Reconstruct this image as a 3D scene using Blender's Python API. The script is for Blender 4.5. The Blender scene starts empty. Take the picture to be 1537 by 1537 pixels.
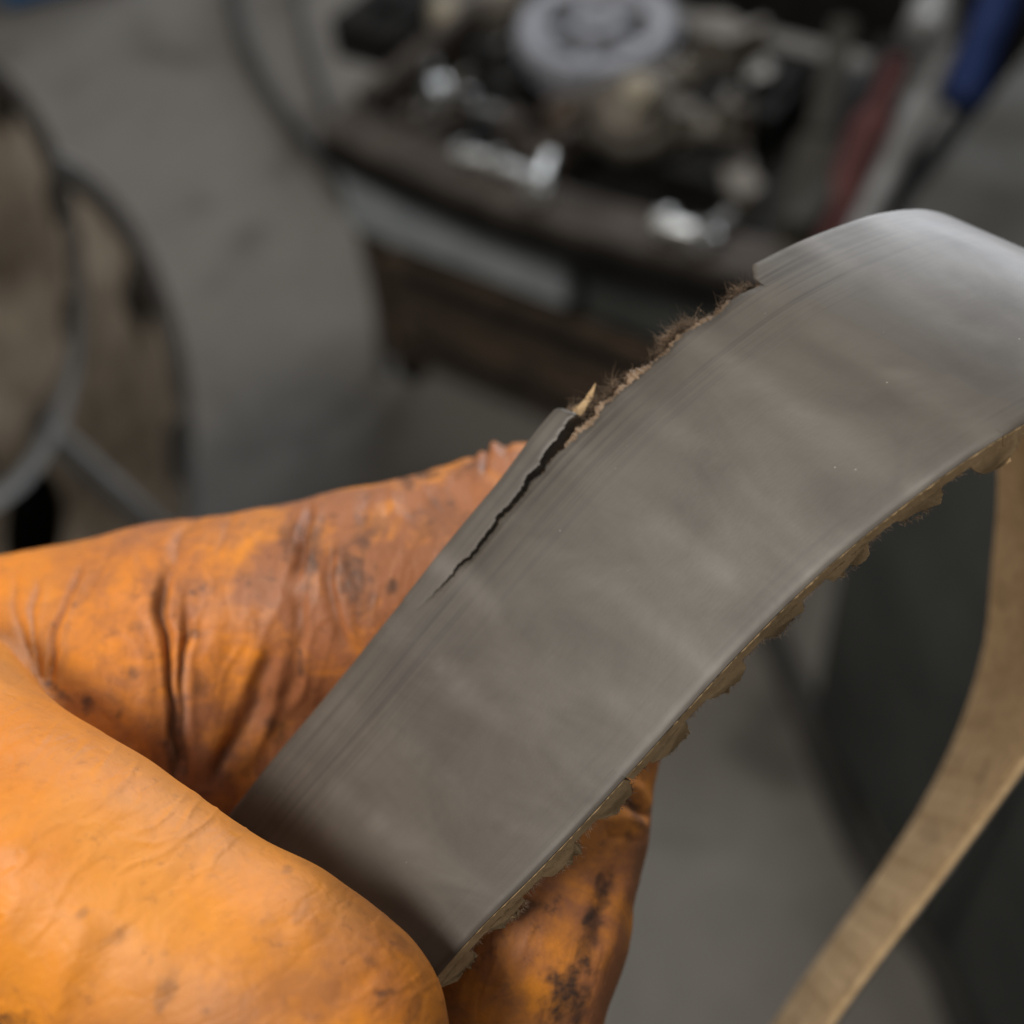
import bpy, bmesh, math, random
import numpy as np
from mathutils import Vector, Matrix

random.seed(7)
rng = np.random.default_rng(11)
scene = bpy.context.scene
COL = scene.collection

# ------------------------------------------------------------------ camera
F_PX, S_PX = 1855.0, 768.5           # focal length and centre, in photograph pixels
CAM_H = 1.10                         # camera height above the floor (crouching mechanic)
TILT, ROLL = 40.0, 8.0               # angle between the view axis and straight down, and roll
_r = math.tan(math.radians(TILT)) * F_PX
_D = np.array([_r * math.sin(math.radians(ROLL)), _r * math.cos(math.radians(ROLL)), F_PX])
_D /= np.linalg.norm(_D)
_Y = np.array([0, 0, 1.0]) - _D * _D[2]
_Y /= np.linalg.norm(_Y)
MW = np.array([np.cross(_Y, -_D), _Y, -_D])     # camera frame (right, down, forward) -> world
CAMPOS = np.array([0, 0, CAM_H])

cam = bpy.data.cameras.new('camera')
cam_ob = bpy.data.objects.new('camera', cam)
COL.objects.link(cam_ob)
cam.sensor_width = 36
cam.lens = 36 * F_PX / 1537.0
cam.clip_start, cam.clip_end = 0.005, 60
cam.dof.use_dof = True
cam.dof.focus_distance = 0.1125
cam.dof.aperture_fstop = 14.5
rot = Matrix([list(MW[:, 0]), list(-MW[:, 1]), list(-MW[:, 2])]).transposed()
cam_ob.matrix_world = Matrix.Translation(CAMPOS) @ rot.to_4x4()
scene.camera = cam_ob

# ------------------------------------------------------------------ light: workshop ceiling fittings and an added area light
world = bpy.data.worlds.new('World')
scene.world = world
world.use_nodes = True
world.node_tree.nodes['Background'].inputs[0].default_value = (1.0, 0.98, 0.95, 1)
world.node_tree.nodes['Background'].inputs[1].default_value = 0.20

def ceiling_lamp(name, loc, target, sx, sy, power, col):
    l = bpy.data.lights.new(name, 'AREA')
    l.shape = 'RECTANGLE'
    l.size, l.size_y, l.energy, l.color = sx, sy, power, col
    o = bpy.data.objects.new(name, l)
    o.location = loc
    o.rotation_euler = (Vector(target) - Vector(loc)).to_track_quat('-Z', 'Y').to_euler()
    COL.objects.link(o)
ceiling_lamp('ceiling_lamp', (-1.1, -0.5, 3.1), (0, 0.1, 1.0), 1.5, 0.5, 66, (1.0, 0.93, 0.84))
ceiling_lamp('ceiling_lamp', (0.9, 3.2, 3.1), (0.1, 0.6, 0.6), 1.5, 0.5, 55, (0.95, 0.97, 1.0))
ceiling_lamp('added_belt_light', (3.3, 6.2, 1.5), (0.0, 0.5, 0.9), 3.0, 2.4, 215, (0.90, 0.94, 1.0))  # added area light with no source seen, brightens the belt's upper bend

scene.view_settings.view_transform = 'Standard'
scene.view_settings.look = 'None'
scene.view_settings.gamma = 1
scene.view_settings.exposure = 0.0
scene.render.engine = 'CYCLES'

# ------------------------------------------------------------------ helpers
def cmm(px, py, z):                  # photograph pixel at depth z (mm) -> camera frame, mm
    return np.array([(px - S_PX) / F_PX * z, (py - S_PX) / F_PX * z, z], float)

def c2w(p):                          # camera frame mm -> world metres
    return CAMPOS + (np.asarray(p, float) * 0.001) @ MW.T

def proj(p):                         # camera frame mm -> photograph pixels
    return np.stack([p[:, 0] / p[:, 2] * F_PX + S_PX, p[:, 1] / p[:, 2] * F_PX + S_PX], 1)

def at_depth(px, py, d):             # world point at depth d metres
    return Vector(c2w(cmm(px, py, d * 1000)))

def at_plane(px, py, z):             # world point on the level z
    d = MW @ np.array([(px - S_PX) / F_PX, (py - S_PX) / F_PX, 1.0])
    return Vector(CAMPOS + d * ((z - CAM_H) / d[2]))

def tag(o, label, cat, group=None):
    o['label'], o['category'] = label, cat
    if group: o['group'] = group
    return o

def empty(name, loc, label=None, cat=None, group=None):
    o = bpy.data.objects.new(name, None)
    o.location = loc
    o.empty_display_size = 0.02
    COL.objects.link(o)
    if label: tag(o, label, cat, group)
    return o

def link(name, me, mat, parent=None, loc=None):
    """link a mesh whose vertices are world coordinates minus the origin loc (or the parent's)"""
    o = bpy.data.objects.new(name, me)
    if mat is not None: me.materials.append(mat)
    COL.objects.link(o)
    if parent: o.parent = parent
    if loc is not None: o.location = loc
    return o

def mesh_np(name, v, f, smooth=True, sharp=None):
    me = bpy.data.meshes.new(name)
    me.from_pydata(np.asarray(v).tolist(), [], [list(map(int, q)) for q in f])
    me.validate()
    me.update()
    if smooth:
        me.polygons.foreach_set('use_smooth', [True] * len(me.polygons))
        if sharp: me.set_sharp_from_angle(angle=math.radians(sharp))
    return me

def bm_obj(name, bm, mat, parent=None, loc=None, bevel=0, smooth=True):
    if bevel:
        bmesh.ops.bevel(bm, geom=list(bm.edges), offset=bevel, segments=2, affect='EDGES', profile=0.6)
    bmesh.ops.recalc_face_normals(bm, faces=bm.faces)
    me = bpy.data.meshes.new(name)
    bm.to_mesh(me); bm.free()
    if smooth:
        me.polygons.foreach_set('use_smooth', [True] * len(me.polygons))
        me.set_sharp_from_angle(angle=math.radians(35))
    return link(name, me, mat, parent, loc)

def add_box(bm, c, s, rz=0, M=None):
    m = Matrix.Translation(c) @ Matrix.Rotation(rz, 4, 'Z') @ Matrix.Diagonal((*s, 1))
    if M is not None: m = M @ m
    bmesh.ops.create_cube(bm, size=1, matrix=m)

def add_cyl(bm, p, q, r1, r2=None, n=20, caps=True):
    p, q = Vector(p), Vector(q)
    d = q - p
    m = Matrix.Translation((p + q) / 2) @ d.to_track_quat('Z', 'Y').to_matrix().to_4x4()
    bmesh.ops.create_cone(bm, cap_ends=caps, segments=n, radius1=r1, radius2=r1 if r2 is None else r2, depth=d.length, matrix=m)

def add_lathe(bm, prof, M, n=40):
    rings = []
    for r, z in prof:
        rings.append([bm.verts.new(M @ Vector((r * math.cos(2 * math.pi * k / n), r * math.sin(2 * math.pi * k / n), z))) for k in range(n)])
    for a, b in zip(rings[:-1], rings[1:]):
        for k in range(n):
            bm.faces.new((a[k], a[(k + 1) % n], b[(k + 1) % n], b[k]))
    return rings

def frame_from(z, x=None, loc=(0, 0, 0)):
    z = Vector(z).normalized()
    x = Vector(x) if x is not None else Vector((1, 0.13, 0.2))
    y = z.cross(x).normalized()
    x = y.cross(z).normalized()
    return Matrix.Translation(loc) @ Matrix((x, y, z)).transposed().to_4x4()

def tube(bm, pts, r, n=10):
    """round tube along a smoothed polyline; r is a number or one radius per point"""
    P = np.array([list(p) for p in pts], float)
    R = np.full(len(P), r) if np.isscalar(r) else np.array(r, float)
    t = np.arange(len(P)); tt = np.linspace(0, len(P) - 1, (len(P) - 1) * 8 + 1)
    Q = catmull(P, tt); RR = np.interp(tt, t, R)
    T = np.gradient(Q, axis=0); T /= np.linalg.norm(T, axis=1)[:, None]
    ref = np.array([0.31, 0.2, 0.93])
    rings = []
    for q, tg, rr in zip(Q, T, RR):
        a = np.cross(tg, ref); a /= np.linalg.norm(a); b = np.cross(tg, a)
        rings.append([bm.verts.new(q + rr * (math.cos(2 * math.pi * k / n) * a + math.sin(2 * math.pi * k / n) * b)) for k in range(n)])
    for A, B in zip(rings[:-1], rings[1:]):
        for k in range(n):
            bm.faces.new((A[k], A[(k + 1) % n], B[(k + 1) % n], B[k]))
    bm.faces.new(rings[0]); bm.faces.new(rings[-1])

def catmull(P, tt, closed=False):
    P = np.asarray(P, float); n = len(P)
    i = np.floor(tt).astype(int)
    if not closed: i = np.clip(i, 0, n - 2)
    u = (tt - i)[:, None]
    def g(k):
        if closed: return P[k % n]
        lo = P[0] * 2 - P[1]; hi = P[-1] * 2 - P[-2]
        E = np.vstack([lo, P, hi])
        return E[np.clip(k + 1, 0, n + 1)]
    a, b, c, d = g(i - 1), g(i), g(i + 1), g(i + 2)
    return 0.5 * (2 * b + (c - a) * u + (2 * a - 5 * b + 4 * c - d) * u ** 2 + (3 * b - a - 3 * c + d) * u ** 3)

def vnoise(p, seed=0):
    """smooth value noise, -1..1, on an (n,3) or (n,2) or (n,) array"""
    p = np.atleast_2d(np.asarray(p, float))
    if p.shape[0] == 1: p = p.T
    if p.shape[1] < 3: p = np.hstack([p, np.zeros((len(p), 3 - p.shape[1]))])
    i = np.floor(p).astype(np.int64); u = p - i; u = u * u * (3 - 2 * u)
    def h(a, b, c):
        x = (a * 73856093) ^ (b * 19349663) ^ (c * 83492791) ^ (seed * 2654435761)
        x = (x ^ (x >> 13)) * 1274126177 & 0x7fffffff
        x = (x ^ (x >> 16)) * 1103515245 & 0x7fffffff
        return x / 0x3fffffff - 1.0
    out = np.zeros(len(p))
    for dx in (0, 1):
        for dy in (0, 1):
            for dz in (0, 1):
                w = (u[:, 0] if dx else 1 - u[:, 0]) * (u[:, 1] if dy else 1 - u[:, 1]) * (u[:, 2] if dz else 1 - u[:, 2])
                out += w * h(i[:, 0] + dx, i[:, 1] + dy, i[:, 2] + dz)
    return out

def smooth01(x, a, b):
    t = np.clip((x - a) / (b - a), 0, 1)
    return t * t * (3 - 2 * t)

# ------------------------------------------------------------------ materials
class NT:
    def __init__(s, name):
        s.m = bpy.data.materials.new(name); s.m.use_nodes = True
        s.t = s.m.node_tree; s.b = s.t.nodes['Principled BSDF']
    def n(s, kind, **kw):
        o = s.t.nodes.new(kind)
        for k, v in kw.items(): setattr(o, k, v)
        return o
    def l(s, a, b): s.t.links.new(a, b)
    def coord(s, which='Object'): return s.n('ShaderNodeTexCoord').outputs[which]
    def mapped(s, src, scale):
        m = s.n('ShaderNodeMapping'); m.inputs['Scale'].default_value = scale; s.l(src, m.inputs[0]); return m.outputs[0]
    def noise(s, src, scale, detail=4, rough=0.55, dist=0):
        o = s.n('ShaderNodeTexNoise'); s.l(src, o.inputs['Vector'])
        o.inputs['Scale'].default_value = scale; o.inputs['Detail'].default_value = detail
        o.inputs['Roughness'].default_value = rough; o.inputs['Distortion'].default_value = dist
        return o.outputs['Fac']
    def ramp(s, src, stops):
        o = s.n('ShaderNodeValToRGB'); s.l(src, o.inputs[0]); e = o.color_ramp.elements
        while len(e) < len(stops): e.new(0.5)
        for q, (p, c) in zip(e, stops):
            q.position = p; q.color = (c, c, c, 1) if np.isscalar(c) else (*c, 1)
        return o.outputs[0]
    def mix(s, fac, a, b, mode='MIX'):
        o = s.n('ShaderNodeMix', data_type='RGBA', blend_type=mode)
        for sock, v in ((o.inputs[0], fac), (o.inputs[6], a), (o.inputs[7], b)):
            if hasattr(v, 'is_linked'): s.l(v, sock)
            elif np.isscalar(v): sock.default_value = v
            else: sock.default_value = (*v, 1)
        return o.outputs[2]
    def math(s, op, a, b=0.0):
        o = s.n('ShaderNodeMath', operation=op)
        for sock, v in zip(o.inputs, (a, b)):
            if hasattr(v, 'is_linked'): s.l(v, sock)
            else: sock.default_value = v
        return o.outputs[0]
    def attr(s, name):
        return s.n('ShaderNodeAttribute', attribute_name=name).outputs
    def bump(s, h, strength, dist, prev=None):
        o = s.n('ShaderNodeBump'); o.inputs['Strength'].default_value = strength; o.inputs['Distance'].default_value = dist
        s.l(h, o.inputs['Height'])
        if prev is not None: s.l(prev, o.inputs['Normal'])
        return o.outputs[0]
    def set(s, **kw):
        for k, v in kw.items():
            k = {'col': 'Base Color', 'rough': 'Roughness', 'metal': 'Metallic', 'normal': 'Normal', 'spec': 'Specular IOR Level', 'sheen': 'Sheen Weight', 'coat': 'Coat Weight', 'coatr': 'Coat Roughness'}.get(k, k)
            if hasattr(v, 'is_linked'): s.l(v, s.b.inputs[k])
            elif isinstance(v, tuple): s.b.inputs[k].default_value = v if 'Radius' in k else (*v, 1)
            else: s.b.inputs[k].default_value = v
        return s.m

def simple(name, col, col2, rough=0.5, metal=0.0, scale=25, bump=0.2):
    s = NT(name); c = s.coord()
    n = s.noise(c, scale, 6, 0.6)
    return s.set(col=s.mix(s.ramp(n, [(0.35, 0.0), (0.65, 1.0)]), col, col2), rough=s.ramp(s.noise(c, scale * 2.3), [(0.3, max(rough - 0.12, 0.05)), (0.7, min(rough + 0.12, 1))]), metal=metal, spec=0.08, normal=s.bump(n, bump, 0.002))

def mat_floor():
    s = NT('concrete'); c = s.coord()
    big = s.ramp(s.noise(c, 1.7, 5, 0.6, 0.4), [(0.32, 0.0), (0.68, 1.0)])
    fine = s.noise(c, 40, 6, 0.7)
    col = s.mix(big, (0.105, 0.098, 0.088), (0.155, 0.147, 0.134))
    col = s.mix(s.ramp(s.noise(c, 5.5, 4, 0.5, 0.8), [(0.54, 0.0), (0.70, 0.6)]), col, (0.045, 0.041, 0.037))
    col = s.mix(0.25, col, fine, 'OVERLAY')
    return s.set(col=col, rough=0.85, spec=0.08, normal=s.bump(fine, 0.15, 0.003))

def mat_belt():
    s = NT('worn_grey_rubber')
    uv = s.attr('belt_uv')['Vector']          # x: mm along the belt, y: mm across
    along = s.noise(s.mapped(uv, (0.022, 1.25, 1)), 1.0, 4, 0.6)
    along2 = s.noise(s.mapped(uv, (0.03, 2.6, 1)), 1.0, 2, 0.5)
    mott = s.noise(s.mapped(uv, (0.085, 0.075, 1)), 1.0, 6, 0.62, 0.8)
    bands = s.noise(s.mapped(uv, (0.11, 0.035, 1)), 1.0, 4, 0.55, 0.5)
    fine = s.noise(s.mapped(uv, (3.2, 3.6, 1)), 1.0, 5, 0.75)
    y = s.n('ShaderNodeSeparateXYZ'); s.l(uv, y.inputs[0]); yy = y.outputs[1]
    edge = s.ramp(s.math('DIVIDE', yy, 31.0), [(0.0, 0.35), (0.10, 0.8), (0.22, 0.55), (0.36, 0.06), (0.86, 0.05), (0.95, 0.35), (1.0, 0.1)])
    col = s.mix(s.ramp(mott, [(0.3, 0.0), (0.7, 1.0)]), (0.047, 0.040, 0.032), (0.074, 0.065, 0.054))
    col = s.mix(s.math('MULTIPLY', s.ramp(bands, [(0.42, 0.0), (0.68, 1.0)]), 0.55), col, (0.108, 0.098, 0.084))
    col = s.mix(s.math('MULTIPLY', s.ramp(along, [(0.46, 0.0), (0.62, 1.0)]), s.math('MULTIPLY', edge, 0.95)), col, (0.026, 0.023, 0.021))
    col = s.mix(s.math('MULTIPLY', s.ramp(along2, [(0.56, 0.0), (0.76, 0.4)]), edge), col, (0.12, 0.12, 0.115))
    col = s.mix(s.ramp(fine, [(0.66, 0.0), (0.80, 0.14)]), col, (0.20, 0.19, 0.165))
    # pale cross bands over each tooth: wear plus highlights painted into the colour
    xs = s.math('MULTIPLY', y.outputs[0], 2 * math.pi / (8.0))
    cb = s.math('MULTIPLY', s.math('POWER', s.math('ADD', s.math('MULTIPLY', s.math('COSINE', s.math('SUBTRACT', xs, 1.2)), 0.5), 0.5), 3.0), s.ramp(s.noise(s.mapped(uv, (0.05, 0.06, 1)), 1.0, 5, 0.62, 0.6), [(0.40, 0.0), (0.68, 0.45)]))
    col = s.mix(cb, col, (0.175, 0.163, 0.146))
    sp = s.n('ShaderNodeTexVoronoi'); sp.inputs['Scale'].default_value = 1.0
    s.l(s.mapped(uv, (0.33, 0.30, 1)), sp.inputs['Vector'])
    dots = s.ramp(sp.outputs['Distance'], [(0.0, 1.0), (0.035, 0.0)])
    col = s.mix(s.math('MULTIPLY', dots, 0.45), col, (0.55, 0.53, 0.48))
    rough = s.ramp(s.math('ADD', s.math('MULTIPLY', bands, 0.5), s.math('MULTIPLY', mott, 0.5)), [(0.3, 0.56), (0.7, 0.42)])
    nb = s.bump(fine, 0.14, 0.00006)
    weave = s.noise(s.mapped(uv, (0.9, 3.0, 1)), 1.0, 2, 0.5)
    return s.set(col=col, rough=rough, spec=0.5, normal=s.bump(weave, 0.10, 0.00005, nb))

def mat_fabric():
    s = NT('tan_tooth_fabric'); c = s.coord()
    uv = s.attr('belt_uv')['Vector']
    n = s.noise(c, 520, 5, 0.7)
    wv = s.noise(s.mapped(uv, (5.5, 1.3, 1)), 1.0, 3, 0.6)
    col = s.mix(s.ramp(n, [(0.3, 0.0), (0.7, 1.0)]), (0.36, 0.245, 0.128), (0.55, 0.395, 0.225))
    col = s.mix(s.ramp(s.noise(c, 120, 4, 0.6), [(0.58, 0.0), (0.75, 0.6)]), col, (0.14, 0.10, 0.06))
    return s.set(col=col, rough=0.85, spec=0.2, normal=s.bump(s.math('ADD', n, wv), 0.5, 0.00025))

def mat_fibre():
    s = NT('brown_frayed_fibre'); c = s.coord()
    return s.set(col=s.mix(s.ramp(s.noise(c, 300, 2), [(0.35, 0.0), (0.65, 1.0)]), (0.09, 0.06, 0.036), (0.25, 0.175, 0.115)), rough=0.7)

def mat_torn():
    s = NT('torn_rubber'); c = s.coord()
    n = s.noise(c, 900, 5, 0.7)
    return s.set(col=s.mix(s.ramp(n, [(0.4, 0.0), (0.7, 1.0)]), (0.02, 0.022, 0.025), (0.16, 0.172, 0.18)), rough=0.5, normal=s.bump(n, 0.8, 0.0004))

def mat_glove():
    s = NT('grimy_orange_nitrile'); c = s.coord()
    at = s.attr('grime')
    sep = s.n('ShaderNodeSeparateColor'); s.l(at['Color'], sep.inputs[0])
    gen, stain, line = sep.outputs[0], sep.outputs[1], sep.outputs[2]
    n1 = s.noise(c, 60, 6, 0.62, 0.8)
    n2 = s.noise(c, 150, 6, 0.65, 0.3)
    n3 = s.noise(c, 700, 4, 0.7)
    base = s.mix(s.ramp(s.noise(c, 30, 3), [(0.35, 0.0), (0.65, 1.0)]), (0.79, 0.250, 0.013), (0.87, 0.315, 0.018))
    # oily film: brown-pink smudges
    film = s.math('MULTIPLY', s.ramp(s.math('ADD', s.math('MULTIPLY', n1, 0.6), s.math('MULTIPLY', n2, 0.4)), [(0.38, 0.22), (0.54, 1.0)]), s.math('MULTIPLY', gen, 0.95))
    col = s.mix(film, base, (0.30, 0.118, 0.055))
    fine_film = s.math('MULTIPLY', s.ramp(s.noise(c, 330, 5, 0.7, 0.4), [(0.45, 0.0), (0.70, 0.42)]), s.math('ADD', gen, 0.05))
    col = s.mix(fine_film, col, (0.22, 0.085, 0.04))
    # pale dusty worn haze
    col = s.mix(s.math('MULTIPLY', s.ramp(s.noise(c, 75, 4, 0.6), [(0.5, 0.0), (0.7, 0.45)]), s.math('SUBTRACT', 1.0, gen)), col, (0.84, 0.37, 0.08))
    # dark specks and rubbed-in grit
    grit = s.math('MULTIPLY', s.ramp(n3, [(0.56, 0.0), (0.70, 1.0)]), s.math('MULTIPLY', s.ramp(n2, [(0.42, 0.0), (0.60, 1.0)]), s.math('ADD', s.math('MULTIPLY', gen, 0.70), 0.09)))
    col = s.mix(grit, col, (0.075, 0.038, 0.026))
    st = s.math('MULTIPLY', stain, s.ramp(s.math('ADD', s.math('MULTIPLY', n2, 0.5), s.math('MULTIPLY', n3, 0.5)), [(0.34, 0.25), (0.58, 1.0)]))
    col = s.mix(st, col, (0.045, 0.028, 0.022))
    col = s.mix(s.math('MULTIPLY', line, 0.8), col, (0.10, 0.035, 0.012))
    rough = s.ramp(n2, [(0.3, 0.46), (0.7, 0.62)])
    str_ = s.noise(s.mapped(c, (1, 1, 0.35)), 900, 3, 0.6)
    nb = s.bump(n3, 0.34, 0.0002)
    nb = s.bump(str_, 0.14, 0.0001, nb)
    nb = s.bump(n2, 0.25, 0.0006, nb)
    return s.set(col=col, rough=rough, spec=0.42, normal=nb)

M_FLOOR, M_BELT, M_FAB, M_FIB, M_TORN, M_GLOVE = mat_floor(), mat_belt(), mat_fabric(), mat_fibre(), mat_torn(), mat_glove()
M_BLACK = simple('black_plastic', (0.006, 0.006, 0.006), (0.014, 0.013, 0.012), 0.6)
M_RUST = simple('rusty_brown_steel', (0.042, 0.034, 0.028), (0.088, 0.064, 0.046), 0.6, 0.1)
M_TRAY = simple('dirty_brown_black_tray', (0.030, 0.025, 0.021), (0.062, 0.051, 0.043), 0.6)
M_PANEL = simple('blue_grey_reflection_steel', (0.20, 0.225, 0.24), (0.27, 0.29, 0.30), 0.4)  # pale tone paints light reflected off the drawer front into the panel
M_STEEL = simple('dull_steel', (0.15, 0.153, 0.153), (0.26, 0.265, 0.27), 0.5, 0.25)
M_CHROME = simple('bright_plated_steel', (0.55, 0.57, 0.57), (0.75, 0.77, 0.77), 0.3, 0.9)
M_ALU = simple('cast_aluminium', (0.18, 0.19, 0.215), (0.27, 0.28, 0.31), 0.6, 0.1)
M_GREASY = simple('greasy_metal', (0.06, 0.053, 0.046), (0.15, 0.135, 0.115), 0.5, 0.2)
M_BEIGE = simple('beige_plastic', (0.24, 0.215, 0.165), (0.33, 0.30, 0.235), 0.55)
M_OLIVE = simple('olive_grey_paint', (0.024, 0.023, 0.018), (0.036, 0.034, 0.028), 0.55, 0, 9)
M_DARK = simple('dark_grey_paint', (0.036, 0.039, 0.038), (0.056, 0.060, 0.058), 0.55, 0, 9)
M_SLATE = simple('slate_paint', (0.050, 0.056, 0.060), (0.07, 0.076, 0.08), 0.5, 0, 9)
M_RED = simple('red_handle', (0.062, 0.027, 0.027), (0.095, 0.04, 0.038), 0.6)
M_BLUE = simple('blue_plastic', (0.012, 0.022, 0.07), (0.018, 0.032, 0.10), 0.4)
M_SKYBLUE = simple('light_blue_plastic', (0.025, 0.11, 0.27), (0.04, 0.15, 0.34), 0.4)
M_RUBBER = simple('black_hose_rubber', (0.022, 0.022, 0.021), (0.045, 0.043, 0.04), 0.5)
M_DUST = simple('dusty_beige_steel', (0.34, 0.265, 0.185), (0.68, 0.56, 0.42), 0.8, 0, 22)
M_DUSTEDGE = simple('dusty_grey_steel', (0.22, 0.215, 0.205), (0.31, 0.30, 0.29), 0.6, 0.1, 14)
M_ORANGE = simple('faded_red_paint', (0.28, 0.075, 0.045), (0.36, 0.11, 0.07), 0.5)

# ------------------------------------------------------------------ the floor
bm = bmesh.new()
bmesh.ops.create_grid(bm, x_segments=2, y_segments=2, size=12)
fl = bm_obj('floor', bm, M_FLOOR)
fl['kind'] = 'structure'

# ------------------------------------------------------------------ the belt: a closed loop
BW = 31.0                            # width, mm
BT = 1.0                             # rubber body thickness
def LR(l, r):
    a, b = cmm(*l), cmm(*r)
    return a, b - a
def LWv(l, w): return cmm(*l), np.array(w, float)
def PW(p, w): return np.array(p, float), np.array(w, float)
stations = [
    LR((350, 1210, 131), (660, 1455, 113)),
    LR((475, 1060, 129), (795, 1318, 111.3)),
    LR((605, 895, 127), (940, 1165, 109.8)),
    LR((735, 742, 125.4), (1080, 1006, 108.5)),
    LR((865, 600, 124), (1218, 866, 107.3)),
    LR((1000, 488, 122), (1365, 742, 105)),
    LR((1120, 404, 120.5), (1505, 641, 103.5)),
    LWv((1250, 344, 121.8), (18.6, 16.0, -17)),
    LWv((1347, 313, 126), (18.6, 16.0, -18)),
    LWv((1422, 320, 133), (18.4, 15.5, -19)),
    PW((53, -31, 142), (17.8, 14.5, -20)),
    PW((58, -27, 151.5), (17, 13, -22)),
    PW((62, -19.5, 160), (15, 10.5, -24.5)),
    PW(cmm(1520, 690, 169), (12, 7, -27)),
    PW(cmm(1505, 880, 179), (6, 1, -30)),
    PW(cmm(1478, 1020, 185), (1, -3, -31)),
    PW(cmm(1424, 1160, 189), (-2, -5, -31)),
    PW(cmm(1336, 1310, 192), (-3, -6, -30)),
    PW(cmm(1172, 1537, 196), (-3, -6.5, -30)),
    PW((24, 112, 198), (0, -6, -30)),
    PW((0, 136, 190), (6, -6, -29)),
    PW((-30, 142, 175), (12, -4, -28)),
    PW((-55, 123, 158), (17, 0, -25)),
    PW((-60, 93, 146), (21, 5, -22)),
    PW((-48, 59, 137), (22.5, 9, -19)),
]
_LP = np.array([a for a, b in stations]); _WP = np.array([b for a, b in stations])
tt = np.linspace(0, len(stations), 6000, endpoint=False)
_L = catmull(_LP, tt, True); _W = catmull(_WP, tt, True)
_Wn = _W / np.linalg.norm(_W, axis=1)[:, None]
_C = _L + 0.5 * _W                   # keep the centre line and give the belt an even width
# light smoothing
def csmooth(a, sig):                 # gaussian, sigma in samples, round the closed loop
    w = 2 * math.pi * np.fft.fftfreq(len(a))
    return np.fft.ifft(np.fft.fft(a, axis=0) * np.exp(-0.5 * (w * sig) ** 2)[:, None], axis=0).real
_C = csmooth(_C, 75); _Wn = csmooth(_Wn, 50)
_Wn /= np.linalg.norm(_Wn, axis=1)[:, None]
seg = np.linalg.norm(np.roll(_C, -1, 0) - _C, axis=1)
cum = np.concatenate([[0], np.cumsum(seg)]); LOOP = cum[-1]
def bframe(s):
    s = np.asarray(s, float) % LOOP
    cx = np.vstack([_C, _C[:1]]); wx = np.vstack([_Wn, _Wn[:1]])
    c = np.stack([np.interp(s, cum, cx[:, k]) for k in range(3)], 1)
    w = np.stack([np.interp(s, cum, wx[:, k]) for k in range(3)], 1)
    e = 0.6
    t = np.stack([np.interp((s + e) % LOOP, cum, cx[:, k]) - np.interp((s - e) % LOOP, cum, cx[:, k]) for k in range(3)], 1)
    t /= np.linalg.norm(t, axis=1)[:, None]
    w = w / np.linalg.norm(w, axis=1)[:, None]
    n = np.cross(w, t); n /= np.linalg.norm(n, axis=1)[:, None]
    return c, w, t, n
def bpos(s, u, h):
    """belt coordinates (mm along, mm across from the left edge, mm above the outer face) -> camera frame mm"""
    s, u, h = np.broadcast_arrays(np.asarray(s, float), np.asarray(u, float), np.asarray(h, float))
    c, w, t, n = bframe(s.ravel())
    return c + w * (u.ravel() - BW / 2)[:, None] + n * h.ravel()[:, None]
def s_at(px, py, u=0.0):
    s = np.linspace(0, 190, 1900)
    q = proj(bpos(s, u, 0))
    return s[np.argmin((q[:, 0] - px) ** 2 + (q[:, 1] - py) ** 2)]

S0 = s_at(602, 897)                  # the crack begins
S_END = s_at(850, 612)               # free end of the torn strip
S_RES = s_at(1112, 408)              # full width again
BELT_ORG = Vector(c2w(bpos(10, BW / 2, 0)[0]))
def to_local(v, org): return c2w(v) - np.array(org)

def crack_u(s):
    base = 2.6 + 0.2 * np.sin((s - S0) * 0.16)
    j = 0.20 * vnoise(s * 0.6, 3) + 0.09 * vnoise(s * 2.1, 4) + 0.05 * vnoise(s * 5.5, 5)
    rag = 0.07 * vnoise(s * 4.0, 9)
    step = 0.28 * smooth01(s, S0 + 6.6, S0 + 7.2) - 0.34 * smooth01(s, S0 + 11.4, S0 + 11.9)
    return base + j + step + rag * smooth01(s, S0 + 12, S0 + 18)

belt = empty('toothed_belt', BELT_ORG, 'worn grey toothed rubber belt, torn along its edge, pinched by the orange gloved hand', 'belt')

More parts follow.
